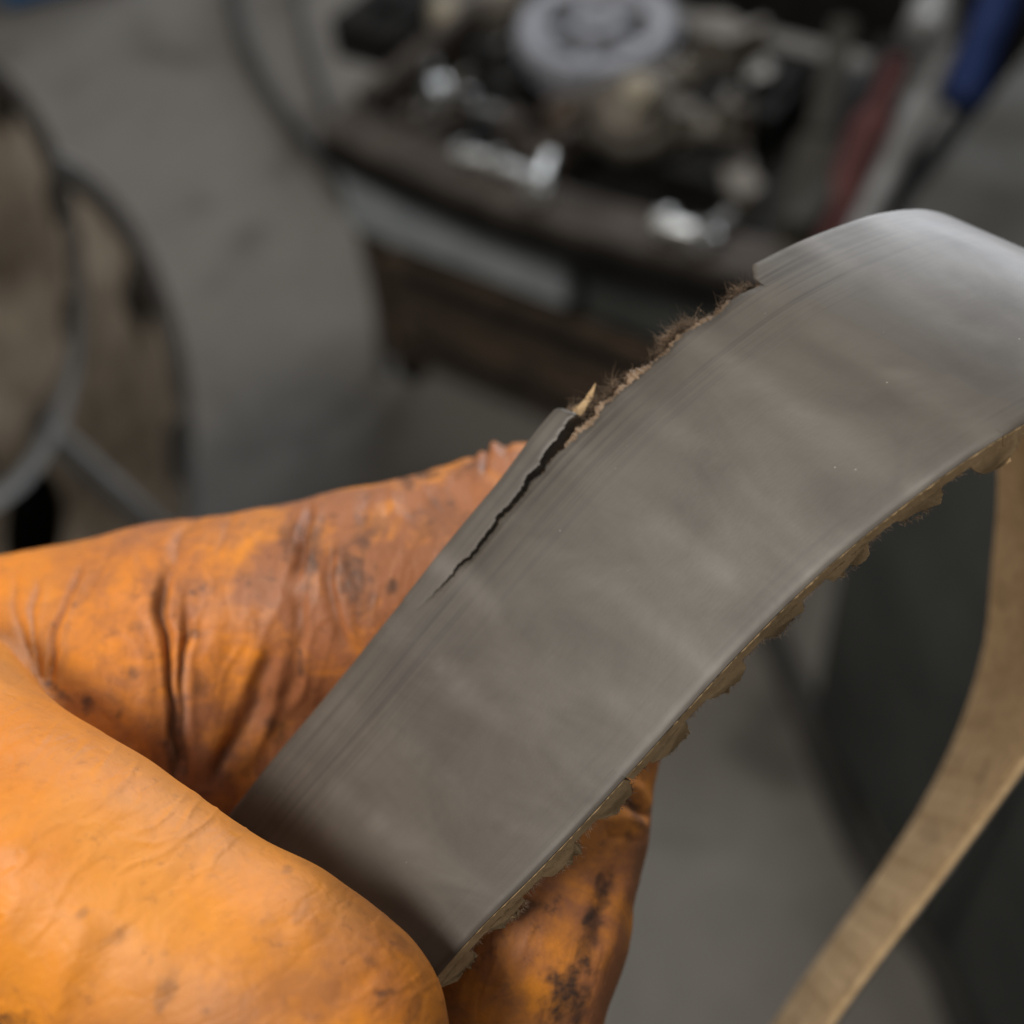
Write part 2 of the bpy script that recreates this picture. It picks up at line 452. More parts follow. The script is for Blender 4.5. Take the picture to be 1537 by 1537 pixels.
def ring_mesh(name, s, u0, u1, top, bot, ncol, mat, closed=False, edge0=0.35, edge1=0.35, disp=None, round_r=0.5, sharp=40, bot1=1.0, und=0.0):
    """solid band between u0(s) and u1(s); edges rounded by edge0/edge1"""
    ns = len(s)
    q = np.linspace(0, 1, ncol)
    u0, u1 = np.broadcast_to(u0, ns), np.broadcast_to(u1, ns)
    e = np.minimum(0.9, (u1 - u0) * 0.3)
    # columns: three close to each edge, the rest even
    cols = []
    for f in (0, 0.2, 0.5, 1.0): cols.append(u0 + e * f)
    for f in q[1:-1]: cols.append(u0 + e + (u1 - u0 - 2 * e) * f)
    for f in (1.0, 0.5, 0.2, 0): cols.append(u1 - e * f)
    U = np.stack(cols, 1)
    d0 = U - u0[:, None]; d1 = u1[:, None] - U
    H = np.broadcast_to(top, (ns,))[:, None] - np.broadcast_to(edge0, (ns,))[:, None] * np.clip(1 - d0 / round_r, 0, 1) ** 2 - np.broadcast_to(edge1, (ns,))[:, None] * np.clip(1 - d1 / round_r, 0, 1) ** 2
    nc = U.shape[1]
    UB = np.stack([u1 - 0.02, u0 + 0.02], 1); HB = np.broadcast_to(bot, (ns,))[:, None] * np.array([[bot1, 1.0]])
    UU = np.hstack([U, UB]); HH = np.hstack([H, HB]); SS = np.repeat(s[:, None], nc + 2, 1)
    S_, U_, H_ = SS.ravel(), UU.ravel(), HH.ravel()
    if disp is not None:
        ds, du, dh = disp(S_, U_); S2, U2, H2 = S_ + ds, U_ + du, H_ + dh
    else: S2, U2, H2 = S_, U_, H_
    if und: H2 = H2 + np.where(H2 > -0.6, und * np.cos(2 * math.pi * (S_ - 1.5) / (LOOP / round(LOOP / 8.0))) * (0.7 + 0.3 * vnoise(np.stack([S_ * 0.1, U_ * 0.15], 1), 77)), 0)
    v = bpos(S2, U2, H2)
    m = nc + 2
    f = []
    rows = ns if closed else ns - 1
    i = np.arange(rows)[:, None]; j = np.arange(m)[None, :]
    i2 = (i + 1) % ns; j2 = (j + 1) % m
    f = np.stack([i * m + j, i * m + j2, i2 * m + j2, i2 * m + j], -1).reshape(-1, 4).tolist()
    if not closed:
        f.append(list(range(m - 1, -1, -1))); f.append([(ns - 1) * m + k for k in range(m)])
    me = mesh_np(name, to_local(v, BELT_ORG), f, True, sharp)
    a = me.attributes.new('belt_uv', 'FLOAT_VECTOR', 'POINT')
    a.data.foreach_set('vector', np.stack([np.where(S_ > 215, S_ - LOOP, S_), U_, H_], 1).ravel())
    return me

def join_me(objs_me, name):
    bm = bmesh.new()
    for me in objs_me:
        bm.from_mesh(me)
    out = bpy.data.meshes.new(name); bm.to_mesh(out); bm.free()
    return out

# rubber body: full width round the loop, narrowed where the strip has torn away
sA = np.arange(S_RES, S0 + LOOP + 1e-6, 0.5); sA = np.concatenate([S_RES + np.arange(0, 2.4, 0.1), sA[5:], [S0 + LOOP]])
def res_u(s): return 2.5 * (1 - np.clip((s - S_RES) / 1.5, 0, 1) ** 0.55) * (1 + 0.15 * vnoise(s * 3, 63))
meA = ring_mesh('body', sA, res_u(sA), BW, 0.0, -BT, 44, None, False, 0.3, 0.25, bot1=0.45, und=0.022)
sB = np.arange(S0, S_RES, 0.12); sB = np.append(sB, S_RES)
def main_edge(s):
    c = crack_u(s)
    torn = smooth01(s, S_END - 6, S_END + 1)
    return c + torn * (0.10 + 0.28 * vnoise(s * 0.45, 21) + 0.07 * vnoise(s * 2.6, 22))
def main_disp(s, u):
    k = smooth01(s, S0, S0 + 14) * (1 - smooth01(s, S_END + 3, S_RES - 1))
    d = np.clip(u - 2.2, 0, None)
    return 0 * s, 0 * s, -0.35 * k * np.exp(-(d / 3.6) ** 2)
uB = main_edge(sB)
openk = smooth01(sB, S0 + 0.5, S0 + 6)
meB = ring_mesh('body', sB, uB, BW, 0.0, -1.75 - 0.95 * smooth01(sB, S0, S0 + 2) * (1 - smooth01(sB, S_END - 2, S_END)), 44, None, False, 0.02 + 0.22 * openk, 0.25, main_disp, round_r=0.8, bot1=0.2, und=0.022)
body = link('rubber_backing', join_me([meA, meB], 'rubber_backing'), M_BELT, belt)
body.data.polygons.foreach_set('use_smooth', [True] * len(body.data.polygons))
body.data.set_sharp_from_angle(angle=math.radians(42))

# the strip torn from the left edge, bent outwards, its free end in the air
sS = np.arange(S0, S_END, 0.12)
def strip_disp(s, u):
    k = (s - S0) / (S_END - S0)
    gap = -(0.04 + 0.5 * k) * smooth01(k, 0.0, 0.25) - 0.85 * smooth01(k, 0.55, 1.0)
    lift = -0.35 * k ** 2 + 0.05 * u * k
    return 0.25 * k * (u - 1.2), gap, lift
endtaper = np.clip((sS - (S_END - 0.5)) / 0.5, 0, 1)
meS = ring_mesh('torn_strip', sS, 0.5 * endtaper ** 2, crack_u(sS) - 0.02 - 0.35 * endtaper ** 3, -0.25 * endtaper ** 2, -2.7 + 1.6 * endtaper ** 2, 8, None, False, 0.16, 0.02 + 0.05 * smooth01(sS, S0 + 8, S_END), strip_disp, 0.35, und=0.0)
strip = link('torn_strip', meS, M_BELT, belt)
strip['label'] = 'narrow grey strip torn loose from the belt edge'

# cord and fabric layer laid bare along the torn edge
sC = np.arange(S_END - 3.0, S_RES + 0.4, 0.1)
prof = 0.55 * smooth01(sC, S_END - 3, S_END + 1.5)
uo = main_edge(sC) - prof * (0.85 + 0.9 * vnoise(sC * 0.42, 31) + 0.45 * vnoise(sC * 2.2, 32) + 0.25 * vnoise(sC * 6, 33)) - 0.15
meC = ring_mesh('torn_cord_layer', sC, uo, main_edge(sC) + 0.45 + 0.15 * vnoise(sC * 5, 35), -0.35 + 0.14 * vnoise(sC * 3.1, 36) + 0.12 * vnoise(sC * 8, 37), -1.75, 4, None, False, 0.25, 0.1, None)
cord = link('torn_cord_layer', meC, M_FIB, belt)
cord['label'] = 'brown frayed cord layer bared along the torn edge'

# raw rubber of the tear, on the belt's side of the open crack
sW = np.arange(S0 + 13, S_END + 2.5, 0.08)
kW = smooth01(sW, S0 + 13, S0 + 17)
meW = ring_mesh('torn_rubber', sW, main_edge(sW) - kW * (0.32 + 0.16 * vnoise(sW * 3.0, 45) + 0.1 * vnoise(sW * 9, 46)), main_edge(sW) + 0.5, -0.42 + 0.1 * vnoise(sW * 5, 47), -2.3, 4, None, False, 0.35, 0.05, main_disp)
link('torn_rubber', meW, M_TORN, belt)
# fabric lining of the tooth side
def right_rag(s): return BW + 0.02 + 0.03 * vnoise(s * 1.7, 41) + 0.05 * vnoise(s * 5.3, 42)
sL = np.arange(S_RES, S0 + LOOP, 0.3)
meL1 = ring_mesh('lining', sL, 0.12 + res_u(sL), right_rag(sL), -0.42, -2.1 + 0.8 * smooth01(sL, 160, 175) * (1 - smooth01(sL, LOOP - 90, LOOP - 70)), 6, None, False, 0.05, 0.1)
sL2 = np.arange(S0, S_RES + 0.01, 0.3)
meL2 = ring_mesh('lining', sL2, main_edge(sL2) + 0.9, right_rag(sL2), -0.42, -2.1, 6, None, False, 0.05, 0.1)
lin = link('fabric_lining', join_me([meL1, meL2], 'fabric_lining'), M_FAB, belt)

# teeth, 8 mm pitch, each one a part; high and ragged on the near run, worn low on the far run
PITCH = LOOP / round(LOOP / 8.0)
S_APEX = s_at(1500, 641, BW) if False else 168.0
def tooth(k):
    s0 = k * PITCH + 1.5
    sg = s0 % LOOP
    near = sg < 165 or sg > LOOP - 60
    hgt = 2.9 * (1 + 0.22 * random.uniform(-1, 1)) if near else 0.22
    half = 2.5
    a = np.linspace(-1, 1, 17 if near else 9)
    pr = hgt * np.clip(1.06 - np.abs(a) ** 3.2 * 1.06, 0, 1) ** 0.8
    if near: pr *= 1 + 0.22 * vnoise(a * 2.2 + k * 3.3, 50)
    lo = 0.15
    if S0 < sg < S_RES: lo = float(main_edge(np.array([sg]))[0]) + 0.5
    ucols = np.concatenate([[lo], np.linspace(lo + 0.5, BW - 1.6, 5), [BW - 0.7, BW - 0.2, BW]])
    if not near: ucols = np.linspace(1.2, BW - 1.2, 9)
    A, Uc = np.meshgrid(a, ucols, indexing='ij')
    P = np.repeat(pr[:, None], len(ucols), 1)
    rag = 0.28 * vnoise(np.stack([A[:, -1] * 5 + k * 7.7, 0 * a, 0 * a], 1), 51) + 0.25 * vnoise(np.stack([a * 14 + k, 0 * a, 0 * a], 1), 52)
    Uc = Uc.copy()
    if near:
        Uc[:, -1] += rag + 0.05; Uc[:, -2] += rag * 0.6
        P = P * (1 + 0.07 * vnoise(np.stack([Uc.ravel() * 0.8, A.ravel() * 3, 0 * A.ravel() + k], 1), 53).reshape(P.shape))
        P[:, -1] *= 0.93 + 0.14 * vnoise(a * 9 + k * 2.1, 54)
    v = bpos(s0 + A * half, Uc, (-2.0 if near else -1.27) - P)
    n, m = A.shape
    f = [(i * m + j, (i + 1) * m + j, (i + 1) * m + j + 1, i * m + j + 1) for i in range(n - 1) for j in range(m - 1)]
    # closed ends and base
    base = bpos(np.array([s0 - half, s0 - half, s0 + half, s0 + half]), np.array([ucols[0], ucols[-1], ucols[-1], ucols[0]]), -1.9 if near else -1.2)
    b = len(v); v = np.vstack([v, base])
    f.append([i * m for i in range(n)][::-1] + [b, b + 3]); f.append([i * m + m - 1 for i in range(n)] + [b + 2, b + 1])
    me = mesh_np('tooth', to_local(v, BELT_ORG), f, True, 50)
    at = me.attributes.new('belt_uv', 'FLOAT_VECTOR', 'POINT')
    at.data.foreach_set('vector', np.vstack([np.stack([(s0 + A * half).ravel(), Uc.ravel(), P.ravel()], 1), np.zeros((4, 3))]).ravel())
    link('tooth', me, M_FAB, belt)
for k in range(int(round(LOOP / PITCH))):
    if ((k * PITCH + 1.5) < 152 and proj(bpos([k * PITCH + 1.5], BW, 0))[0, 0] < 1535) or (k * PITCH + 1.5) > LOOP - 40 or 172 < k * PITCH < 275: tooth(k)   # worn low on the far run

# frayed fibres
fv, ff = [], []
def fibre(p, d, ln, r, curl):
    base = len(fv)
    d = d / np.linalg.norm(d)
    a = np.cross(d, rng.normal(size=3)); a /= np.linalg.norm(a); b = np.cross(d, a)
    bend = (a * rng.normal() + b * rng.normal()) * curl
    nseg = 5
    for i in range(nseg + 1):
        q = i / nseg
        c = p + d * ln * q + bend * ln * q * q + ((a * math.sin(q * 7) + b * math.cos(q * 6)) * 0.10 * curl * ln)
        rr = r * (1 - 0.75 * q)
        for k in range(3):
            fv.append(c + rr * (math.cos(2.0944 * k) * a + math.sin(2.0944 * k) * b))
    for i in range(nseg):
        for k in range(3):
            ff.append((base + i * 3 + k, base + i * 3 + (k + 1) % 3, base + (i + 1) * 3 + (k + 1) % 3, base + (i + 1) * 3 + k))
def scatter(n, sfun, ufun, h0, h1, dirf, ln, r, curl):
    s = sfun(n); u = ufun(s); h = rng.uniform(h0, h1, n)
    p = bpos(s, u, h); c, w, t, nn = bframe(s)
    for i in range(n):
        d = dirf(w[i], t[i], nn[i])
        fibre(p[i], d, ln * rng.uniform(0.35, 1.25), r * rng.uniform(0.6, 1.3), curl)
left = lambda w, t, n: -w * rng.uniform(0.5, 1.2) + t * rng.normal() * 0.7 + n * rng.normal() * 0.55
ue = lambda s: main_edge(s) - 0.25 - 0.35 * rng.uniform(0, 1, len(s))
scatter(170, lambda n: rng.uniform(S_END - 1, S_RES, n), ue, -1.5, -0.35, left, 0.32, 0.03, 1.5)
for px, py, n, ln, sd in ((893, 592, 90, 1.7, 0.8), (1012, 492, 330, 1.35, 1.2), (995, 508, 120, 1.1, 1.0), (1085, 440, 130, 1.0, 1.2), (1105, 426, 90, 1.1, 0.5), (910, 575, 80, 1.3, 0.6), (945, 553, 60, 0.7, 1.0)):
    sc = s_at(px, py, 1.5)
    scatter(int(n * 1.5), lambda n: sc + rng.normal(size=n) * sd, lambda s: main_edge(s) - 0.45 - 0.7 * rng.uniform(0, 1, len(s)) * (ln > 1), -1.5, 0.1, left, ln * 0.42, 0.034, 1.8)
rt = lambda w, t, n: w * rng.uniform(0.2, 0.8) + t * rng.normal() * 0.6 - n * rng.uniform(0.1, 1.1)
def tooth_h(s):
    a = ((s - 1.5 + PITCH / 2) % PITCH - PITCH / 2) / 2.5
    return 2.8 * np.clip(1.06 - np.abs(a) ** 3.2 * 1.06, 0, 1) ** 0.8
sR = rng.uniform(0, s_at(1525, 630, BW), 1500); hR = -2.05 - tooth_h(sR) * rng.uniform(0.7, 1.0, 1500)
pR = bpos(sR, BW + rng.uniform(-0.35, 0.1, 1500), hR); cR, wR, tR, nR = bframe(sR)
for i in range(1500): fibre(pR[i], rt(wR[i], tR[i], nR[i]), rng.uniform(0.2, 0.5), 0.028, 0.5)
# fibres inside the open crack
scatter(140, lambda n: rng.uniform(S0 + 11, S_END, n), lambda s: main_edge(s) + 0.05, -1.2, -0.45, left, 0.32, 0.022, 0.7)
# tuft on the free end of the strip
se = S_END - 0.1
ds, du, dh = strip_disp(np.array([se]), np.array([1.3]))
pe = bpos(np.array([se + ds[0]]), np.array([1.3 + du[0]]), np.array([-1.2 + dh[0]]))[0]
ce, we, te, ne = [x[0] for x in bframe(np.array([se]))]
for i in range(70):
    fibre(pe + we * rng.uniform(-0.9, 0.9) + ne * rng.uniform(-0.7, 0.5), te * rng.uniform(0.6, 1.3) + we * rng.normal() * 0.35 + ne * rng.normal() * 0.3, rng.uniform(0.6, 2.0), 0.03, 0.35)
fm = mesh_np('frayed_fibres', to_local(np.array(fv), BELT_ORG), ff, False)
fo = link('frayed_fibres', fm, M_FIB, belt)
fo['kind'] = 'stuff'
# pointed flake of cord on the end of the strip
fl_s = np.linspace(0, 1, 14)
fw = (1.15 * (1 - fl_s) ** 0.8 + 0.06) * (1 + 0.25 * vnoise(fl_s * 6, 61))
cl = pe[None] + te * (fl_s * 4.0)[:, None] + we * (-0.25 * fl_s + 0.3 * np.sin(fl_s * 3))[:, None] + ne * (0.9 * fl_s ** 2 - 0.2)[:, None]
v = np.vstack([cl - we * fw[:, None] * 0.6, cl + we * fw[:, None] * 0.6 + ne * 0.1, cl + ne * 0.28 * (1.1 - fl_s)[:, None], cl - ne * 0.28 * (1.1 - fl_s)[:, None]])
f = []
for i in range(13):
    for a, b in ((0, 2), (2, 1), (1, 3), (3, 0)): f.append((a * 14 + i, b * 14 + i, b * 14 + i + 1, a * 14 + i + 1))
mfl = mesh_np('cord_flake', to_local(v, BELT_ORG), f, True, 60)
link('cord_flake', mfl, M_FAB, belt)

# ------------------------------------------------------------------ the gloved hand (smooth union of tapered limbs -> surface nets)
def smin(a, b, k):
    h = np.clip(0.5 + 0.5 * (b - a) / k, 0, 1)
    return b * (1 - h) + a * h - k * h * (1 - h)
def cone(p, a, b, r1, r2):
    ab = b - a; L2 = ab @ ab
    x, y, z = p[:, 0] - a[0], p[:, 1] - a[1], p[:, 2] - a[2]
    t = np.clip((x * ab[0] + y * ab[1] + z * ab[2]) / L2, 0, 1)
    x = x - t * ab[0]; y = y - t * ab[1]; z = z - t * ab[2]
    return np.sqrt(x * x + y * y + z * z) - (r1 + (r2 - r1) * t)
def px_r(rpx, z): return rpx * z / F_PX
def chain(p, pts, k):
    d = None
    for (a, ra), (b, rb) in zip(pts[:-1], pts[1:]):
        e = cone(p, np.array(a), np.array(b), ra, rb)
        d = e if d is None else smin(d, e, k)
    return d
def ch(*items): return [(cmm(x, y, z), r) for x, y, z, r in items]
THUMB = ch((-640, 1120, 140, 17), (-190, 1135, 122, 15.2), (30, 1285, 112, 12.0), (130, 1346, 110, 11.7), (236, 1412, 108.5, 11.1), (380, 1494, 106.5, 11.1), (470, 1562, 106, 10.9), (494, 1620, 107, 10.4))
THENAR = ch((-260, 1330, 128, 15), (-60, 1560, 118, 14), (200, 1700, 112, 11))
INDEX = ch((-330, 1030, 158, 15.5), (-60, 1022, 152, 14.2), (260, 955, 149, 13.4), (560, 896, 148.5, 12.8), (790, 825, 150, 12.4), (872, 830, 150, 12.2), (868, 960, 146, 11.8), (840, 1110, 139, 10.9), (824, 1235, 134.5, 10.6), (792, 1390, 131, 10.4), (752, 1550, 130, 9.9), (726, 1625, 130, 9.2))
WEB = ch((-170, 1100, 142, 13.5), (30, 1090, 140, 12.0), (170, 1100, 141, 11.0), (300, 1170, 146, 10.5), (430, 1190, 149, 10.0))
PALM = ch((-640, 1120, 150, 18), (-420, 1060, 165, 17), (-330, 1350, 182, 17), (-640, 1300, 172, 20), (-1000, 1330, 165, 24))
def finger(dz, dx, dy, sc):
    return [(c + np.array([dx, dy, dz]), r * sc) for c, r in INDEX]
MIDDLE, RING, LITTLE = finger(21, -4, 5, 0.98), finger(41, -9, 9, 0.94), finger(59, -15, 12, 0.84)
_BC, _BWD, _BT, _BN = bframe(np.linspace(-45, 75, 40))
def belt_slab(p):
    """signed distance to the belt's slab where fingers press on it (negative inside)"""
    d = np.full(len(p), 50.0)
    m = np.where((p[:, 0] > -55) & (p[:, 1] > -25) & (p[:, 2] < 150))[0]
    if not len(m): return d
    q = p[m]; k = np.argmin(-2 * q @ _BC.T + (_BC ** 2).sum(1)[None], 1)
    r = q - _BC[k]
    hn = (r * _BN[k]).sum(1); hw = np.abs((r * _BWD[k]).sum(1)) - BW / 2
    d[m] = np.maximum(np.maximum(hn - 0.05, -(BT + 0.6 + 3.0) - hn), hw - 0.2)
    return d
def sdf(p):
    dt = chain(p, THUMB, 3.0)
    di = chain(p, INDEX, 2.0)
    dw = chain(p, WEB, 5.0)
    dp = chain(p, PALM, 12.0)
    d = smin(smin(di, dw, 7.0), dp, 12.0)
    deep = p[:, 2] > 146
    if deep.any():                   # the three fingers behind the index
        q = p[deep]; e = d[deep]
        for fg in (MIDDLE, RING, LITTLE): e = smin(e, chain(q, fg, 2.0), 1.2)
        d[deep] = e
    d = smin(d, dt, 2.2)
    d = smin(d, chain(p, THENAR, 4.0), 4.0)
    b = belt_slab(p)
    return -smin(-d, b, 0.9)
def tid(p):                          # thumb (1) or finger (0)
    return (chain(p, THUMB, 3.0) < np.minimum(chain(p, INDEX, 2.0), chain(p, WEB, 5.0))).astype(float)

VOX = 1.0
lo = np.array([-118.0, -22.0, 84.0]); hi = np.array([34.0, 112.0, 226.0])
dim = np.ceil((hi - lo) / VOX).astype(int) + 1
gx, gy, gz = [lo[k] + VOX * np.arange(dim[k]) for k in range(3)]
G = np.empty(dim, np.float32)
CO = 5                               # coarse pass first, fine values only near the surface
cdim = np.ceil((dim - 1) / CO).astype(int) + 1
X, Y, Z = np.meshgrid(*[lo[k] + VOX * CO * np.arange(cdim[k]) for k in range(3)], indexing='ij')
GC = sdf(np.stack([X.ravel(), Y.ravel(), Z.ravel()], 1)).reshape(X.shape)
near = np.abs(GC) < CO * VOX * 1.75
ii = [np.minimum((np.arange(dim[k]) + CO // 2) // CO, cdim[k] - 1) for k in range(3)]
G[:] = GC[np.ix_(*ii)]
NI = np.argwhere(near[np.ix_(*ii)])
G[tuple(NI.T)] = sdf(lo + NI * VOX)
G[0] = G[-1] = 5; G[:, 0] = G[:, -1] = 5; G[:, :, 0] = G[:, :, -1] = 5

def surface_nets(G):
    cs = [G[a:G.shape[0] - 1 + a, b:G.shape[1] - 1 + b, c:G.shape[2] - 1 + c] for a in (0, 1) for b in (0, 1) for c in (0, 1)]
    neg = sum((c < 0).astype(np.int8) for c in cs)
    act = (neg > 0) & (neg < 8)
    idx = np.full(act.shape, -1, np.int64); cells = np.argwhere(act); idx[act] = np.arange(len(cells))
    V = np.zeros((len(cells), 3)); N = np.zeros(len(cells))
    off = np.array([(a, b, c) for a in (0, 1) for b in (0, 1) for c in (0, 1)])
    vals = np.stack([c[act] for c in cs], 1)
    for a in range(8):
        for b in range(a + 1, 8):
            if np.abs(off[a] - off[b]).sum() != 1: continue
            m = (vals[:, a] < 0) != (vals[:, b] < 0)
            t = vals[m, a] / (vals[m, a] - vals[m, b])
            V[m] += off[a] + t[:, None] * (off[b] - off[a]); N[m] += 1
    V = V / N[:, None] + cells
    quads = []
    for ax in range(3):
        sl0 = [slice(None)] * 3; sl1 = [slice(None)] * 3
        sl0[ax] = slice(0, -1); sl1[ax] = slice(1, None)
        a, b = G[tuple(sl0)] < 0, G[tuple(sl1)] < 0
        e = np.argwhere(a != b)
        o1, o2 = [k for k in range(3) if k != ax]
        e = e[(e[:, o1] > 0) & (e[:, o2] > 0) & (e[:, o1] < G.shape[o1] - 1) & (e[:, o2] < G.shape[o2] - 1)]
        def g(d1, d2):
            q = e.copy(); q[:, o1] -= d1; q[:, o2] -= d2
            return idx[q[:, 0], q[:, 1], q[:, 2]]
        Q = np.stack([g(1, 1), g(0, 1), g(0, 0), g(1, 0)], 1)
        flip = a[tuple(e.T)] if ax != 1 else ~a[tuple(e.T)]
        Q[~flip] = Q[~flip][:, ::-1]
        quads.append(Q)
    return V, np.vstack(quads)
HV, HQ = surface_nets(G)
HV = lo + HV * VOX
def grad(p, e=0.15):
    d0 = sdf(p)
    g = np.stack([sdf(p + np.eye(3)[k] * e) - d0 for k in range(3)], 1) / e
    return d0, g
# refine the faces that the camera sees
fc = HV[HQ].mean(1)
fn = np.cross(HV[HQ[:, 1]] - HV[HQ[:, 0]], HV[HQ[:, 2]] - HV[HQ[:, 0]])
fpx = proj(fc)
vis = ((fn * fc).sum(1) < 0.35 * np.linalg.norm(fn, axis=1) * np.linalg.norm(fc, axis=1)) & (fpx[:, 0] > -60) & (fpx[:, 0] < 1100) & (fpx[:, 1] > 560) & (fpx[:, 1] < 1600) & (fc[:, 2] < 172)
SUB = 4
q4 = HV[HQ[vis]]
aa = np.linspace(0, 1, SUB + 1)
bl = [(1 - a) * (1 - b) * q4[:, 0] + a * (1 - b) * q4[:, 1] + a * b * q4[:, 2] + (1 - a) * b * q4[:, 3] for a in aa for b in aa]
PV = np.stack(bl, 1)
n1 = SUB + 1
loc = np.array([[i * n1 + j, (i + 1) * n1 + j, (i + 1) * n1 + j + 1, i * n1 + j + 1] for i in range(SUB) for j in range(SUB)])
QF = (np.arange(len(q4))[:, None, None] * n1 * n1 + loc[None]).reshape(-1, 4)
allV = np.vstack([PV.reshape(-1, 3), HV]); allQ = np.vstack([QF, HQ[~vis] + PV.shape[0] * n1 * n1])
key = np.round(allV * 4096).astype(np.int64)
_, first, inv = np.unique(key, axis=0, return_index=True, return_inverse=True)
HV2 = allV[first]; HQ2 = inv.ravel()[allQ]
used = np.zeros(len(HV2), bool); used[HQ2.ravel()] = True
ren = np.cumsum(used) - 1; HV2 = HV2[used]; HQ2 = ren[HQ2]
d0, g = grad(HV2)
gn = np.maximum((g ** 2).sum(1), 0.2)
HV2 = HV2 - np.clip(d0 / gn, -0.7, 0.7)[:, None] * g
d0, g = grad(HV2)
HV2 = HV2 - np.clip(d0 / np.maximum((g ** 2).sum(1), 0.2), -0.4, 0.4)[:, None] * g
NRM = g / np.maximum(np.linalg.norm(g, axis=1), 1e-6)[:, None]
# ---- folds of the loose glove: lines (photo pixels), depth mm (negative = groove), half-width px
PXY = proj(HV2); TH = tid(HV2)
front = (NRM * HV2).sum(1) < 0
def dist_line(P, line):
    best = np.full(len(P), 1e9); tb = np.zeros(len(P))
    L = np.array(line, float)
    if len(L) > 2: L = catmull(L, np.linspace(0, len(L) - 1, (len(L) - 1) * 6 + 1))
    sl = np.concatenate([[0], np.cumsum(np.linalg.norm(np.diff(L, axis=0), axis=1))]); tot = sl[-1]
    sd = np.zeros(len(P))
    for i in range(len(L) - 1):
        ab = L[i + 1] - L[i]; t = np.clip(((P - L[i]) @ ab) / (ab @ ab), 0, 1)
        r = P - (L[i] + t[:, None] * ab); d = np.hypot(r[:, 0], r[:, 1])
        m = d < best
        best[m] = d[m]; tb[m] = (sl[i] + t[m] * np.linalg.norm(ab)) / tot
        sd[m] = np.sign(r[m, 0] * ab[1] - r[m, 1] * ab[0])
    return best, tb, sd
FOLD_F = [  # on the finger side
    ([(262, 838), (246, 880), (240, 930), (254, 985), (262, 1050), (266, 1120), (262, 1200)], -0.95, 7),
    ([(285, 850), (268, 900), (263, 960), (264, 1040), (263, 1120), (256, 1200)], 0.17, 4),
    ([(276, 900), (277, 960), (276, 1030), (278, 1100), (280, 1190)], -0.55, 6),
    ([(230, 850), (222, 950), (224, 1060), (240, 1160)], 0.338, 22),
    ([(310, 900), (322, 1000), (318, 1100), (296, 1180)], 0.262, 24),
    ([(470, 752), (455, 800), (445, 850), (442, 880)], -0.70, 6),
    ([(458, 752), (443, 800), (428, 880), (396, 955), (376, 1015), (340, 1100)], 0.17, 9),
    ([(482, 752), (470, 810), (465, 880), (462, 960), (452, 1030), (420, 1090)], 0.17, 6),
    ([(448, 880), (446, 950), (440, 1010), (415, 1070)], -0.38, 12),
    ([(500, 800), (496, 860), (503, 920), (522, 985)], -0.40, 9),
    ([(512, 790), (508, 860), (517, 920), (535, 970)], 0.210, 9),
    ([(415, 960), (372, 1080), (335, 1140), (306, 1190)], -0.55, 13),
    ([(395, 1050), (360, 1120), (328, 1180)], 0.188, 9),
    ([(430, 1010), (400, 1090), (350, 1170)], 0.225, 12),
    ([(56, 860), (50, 930), (54, 990), (64, 1035)], -0.30, 4),
    ([(128, 832), (100, 900), (84, 960), (70, 1036)], -0.42, 5),
    ([(140, 835), (112, 905), (95, 965), (76, 1040)], 0.150, 7),
    ([(170, 812), (150, 860), (118, 920)], -0.15, 6),
    ([(20, 850), (26, 920), (46, 1000), (64, 1035)], -0.22, 6),
    ([(300, 776), (270, 812), (255, 850)], -0.28, 8),
    ([(325, 772), (300, 810), (285, 850)], 0.135, 8),
    ([(355, 770), (338, 800), (325, 840)], -0.12, 6),
    ([(560, 712), (548, 760), (540, 830)], -0.14, 9),
    ([(600, 700), (590, 740), (596, 790)], 0.090, 9),
    ([(690, 655), (694, 672), (690, 690)], 0.75, 9),
    ([(706, 655), (708, 680), (702, 705)], -0.35, 6),
    ([(742, 640), (744, 665), (738, 690)], 0.7, 8),
    ([(728, 645), (729, 672), (724, 700), (728, 720)], -0.42, 5),
    ([(762, 640), (764, 660), (756, 690)], -0.30, 6),
    ([(660, 672), (664, 690)], -0.2, 8),
    ([(880, 1205), (930, 1196), (962, 1216), (985, 1222)], -0.50, 9),
    ([(885, 1185), (930, 1178), (980, 1190)], 0.225, 10),
    ([(900, 1232), (945, 1228), (980, 1245)], 0.188, 9),
    ([(905, 1252), (945, 1250), (975, 1262)], -0.22, 7),
    ([(955, 1290), (930, 1360), (905, 1440), (880, 1537)], 0.210, 14),
    ([(925, 1290), (905, 1360), (882, 1440)], -0.25, 16),
]
FOLD_T = [  # on the thumb
    ([(345, 1225), (320, 1290), (290, 1350), (275, 1400)], 0.080, 18),
    ([(325, 1225), (300, 1280), (268, 1340)], -0.060, 18),
    ([(140, 1360), (115, 1420), (90, 1490), (70, 1560)], 0.225, 27),
    ([(180, 1380), (160, 1440), (130, 1500), (110, 1560)], -0.200, 29),
    ([(30, 1230), (20, 1330), (4, 1420), (-20, 1500)], 0.125, 21),
    ([(270, 1360), (250, 1430), (240, 1500)], 0.110, 24),
    ([(480, 1350), (440, 1410), (400, 1470), (370, 1530)], 0.090, 21),
    ([(450, 1350), (415, 1410), (380, 1460)], -0.080, 18),
    ([(595, 1420), (560, 1460), (500, 1500), (420, 1530)], -0.070, 18),
    ([(230, 1180), (180, 1190), (130, 1180)], -0.050, 16),
    ([(0, 1050), (60, 1110), (130, 1150), (200, 1170)], 0.060, 24),
]
disp = np.zeros(len(HV2)); crease = np.zeros(len(HV2))
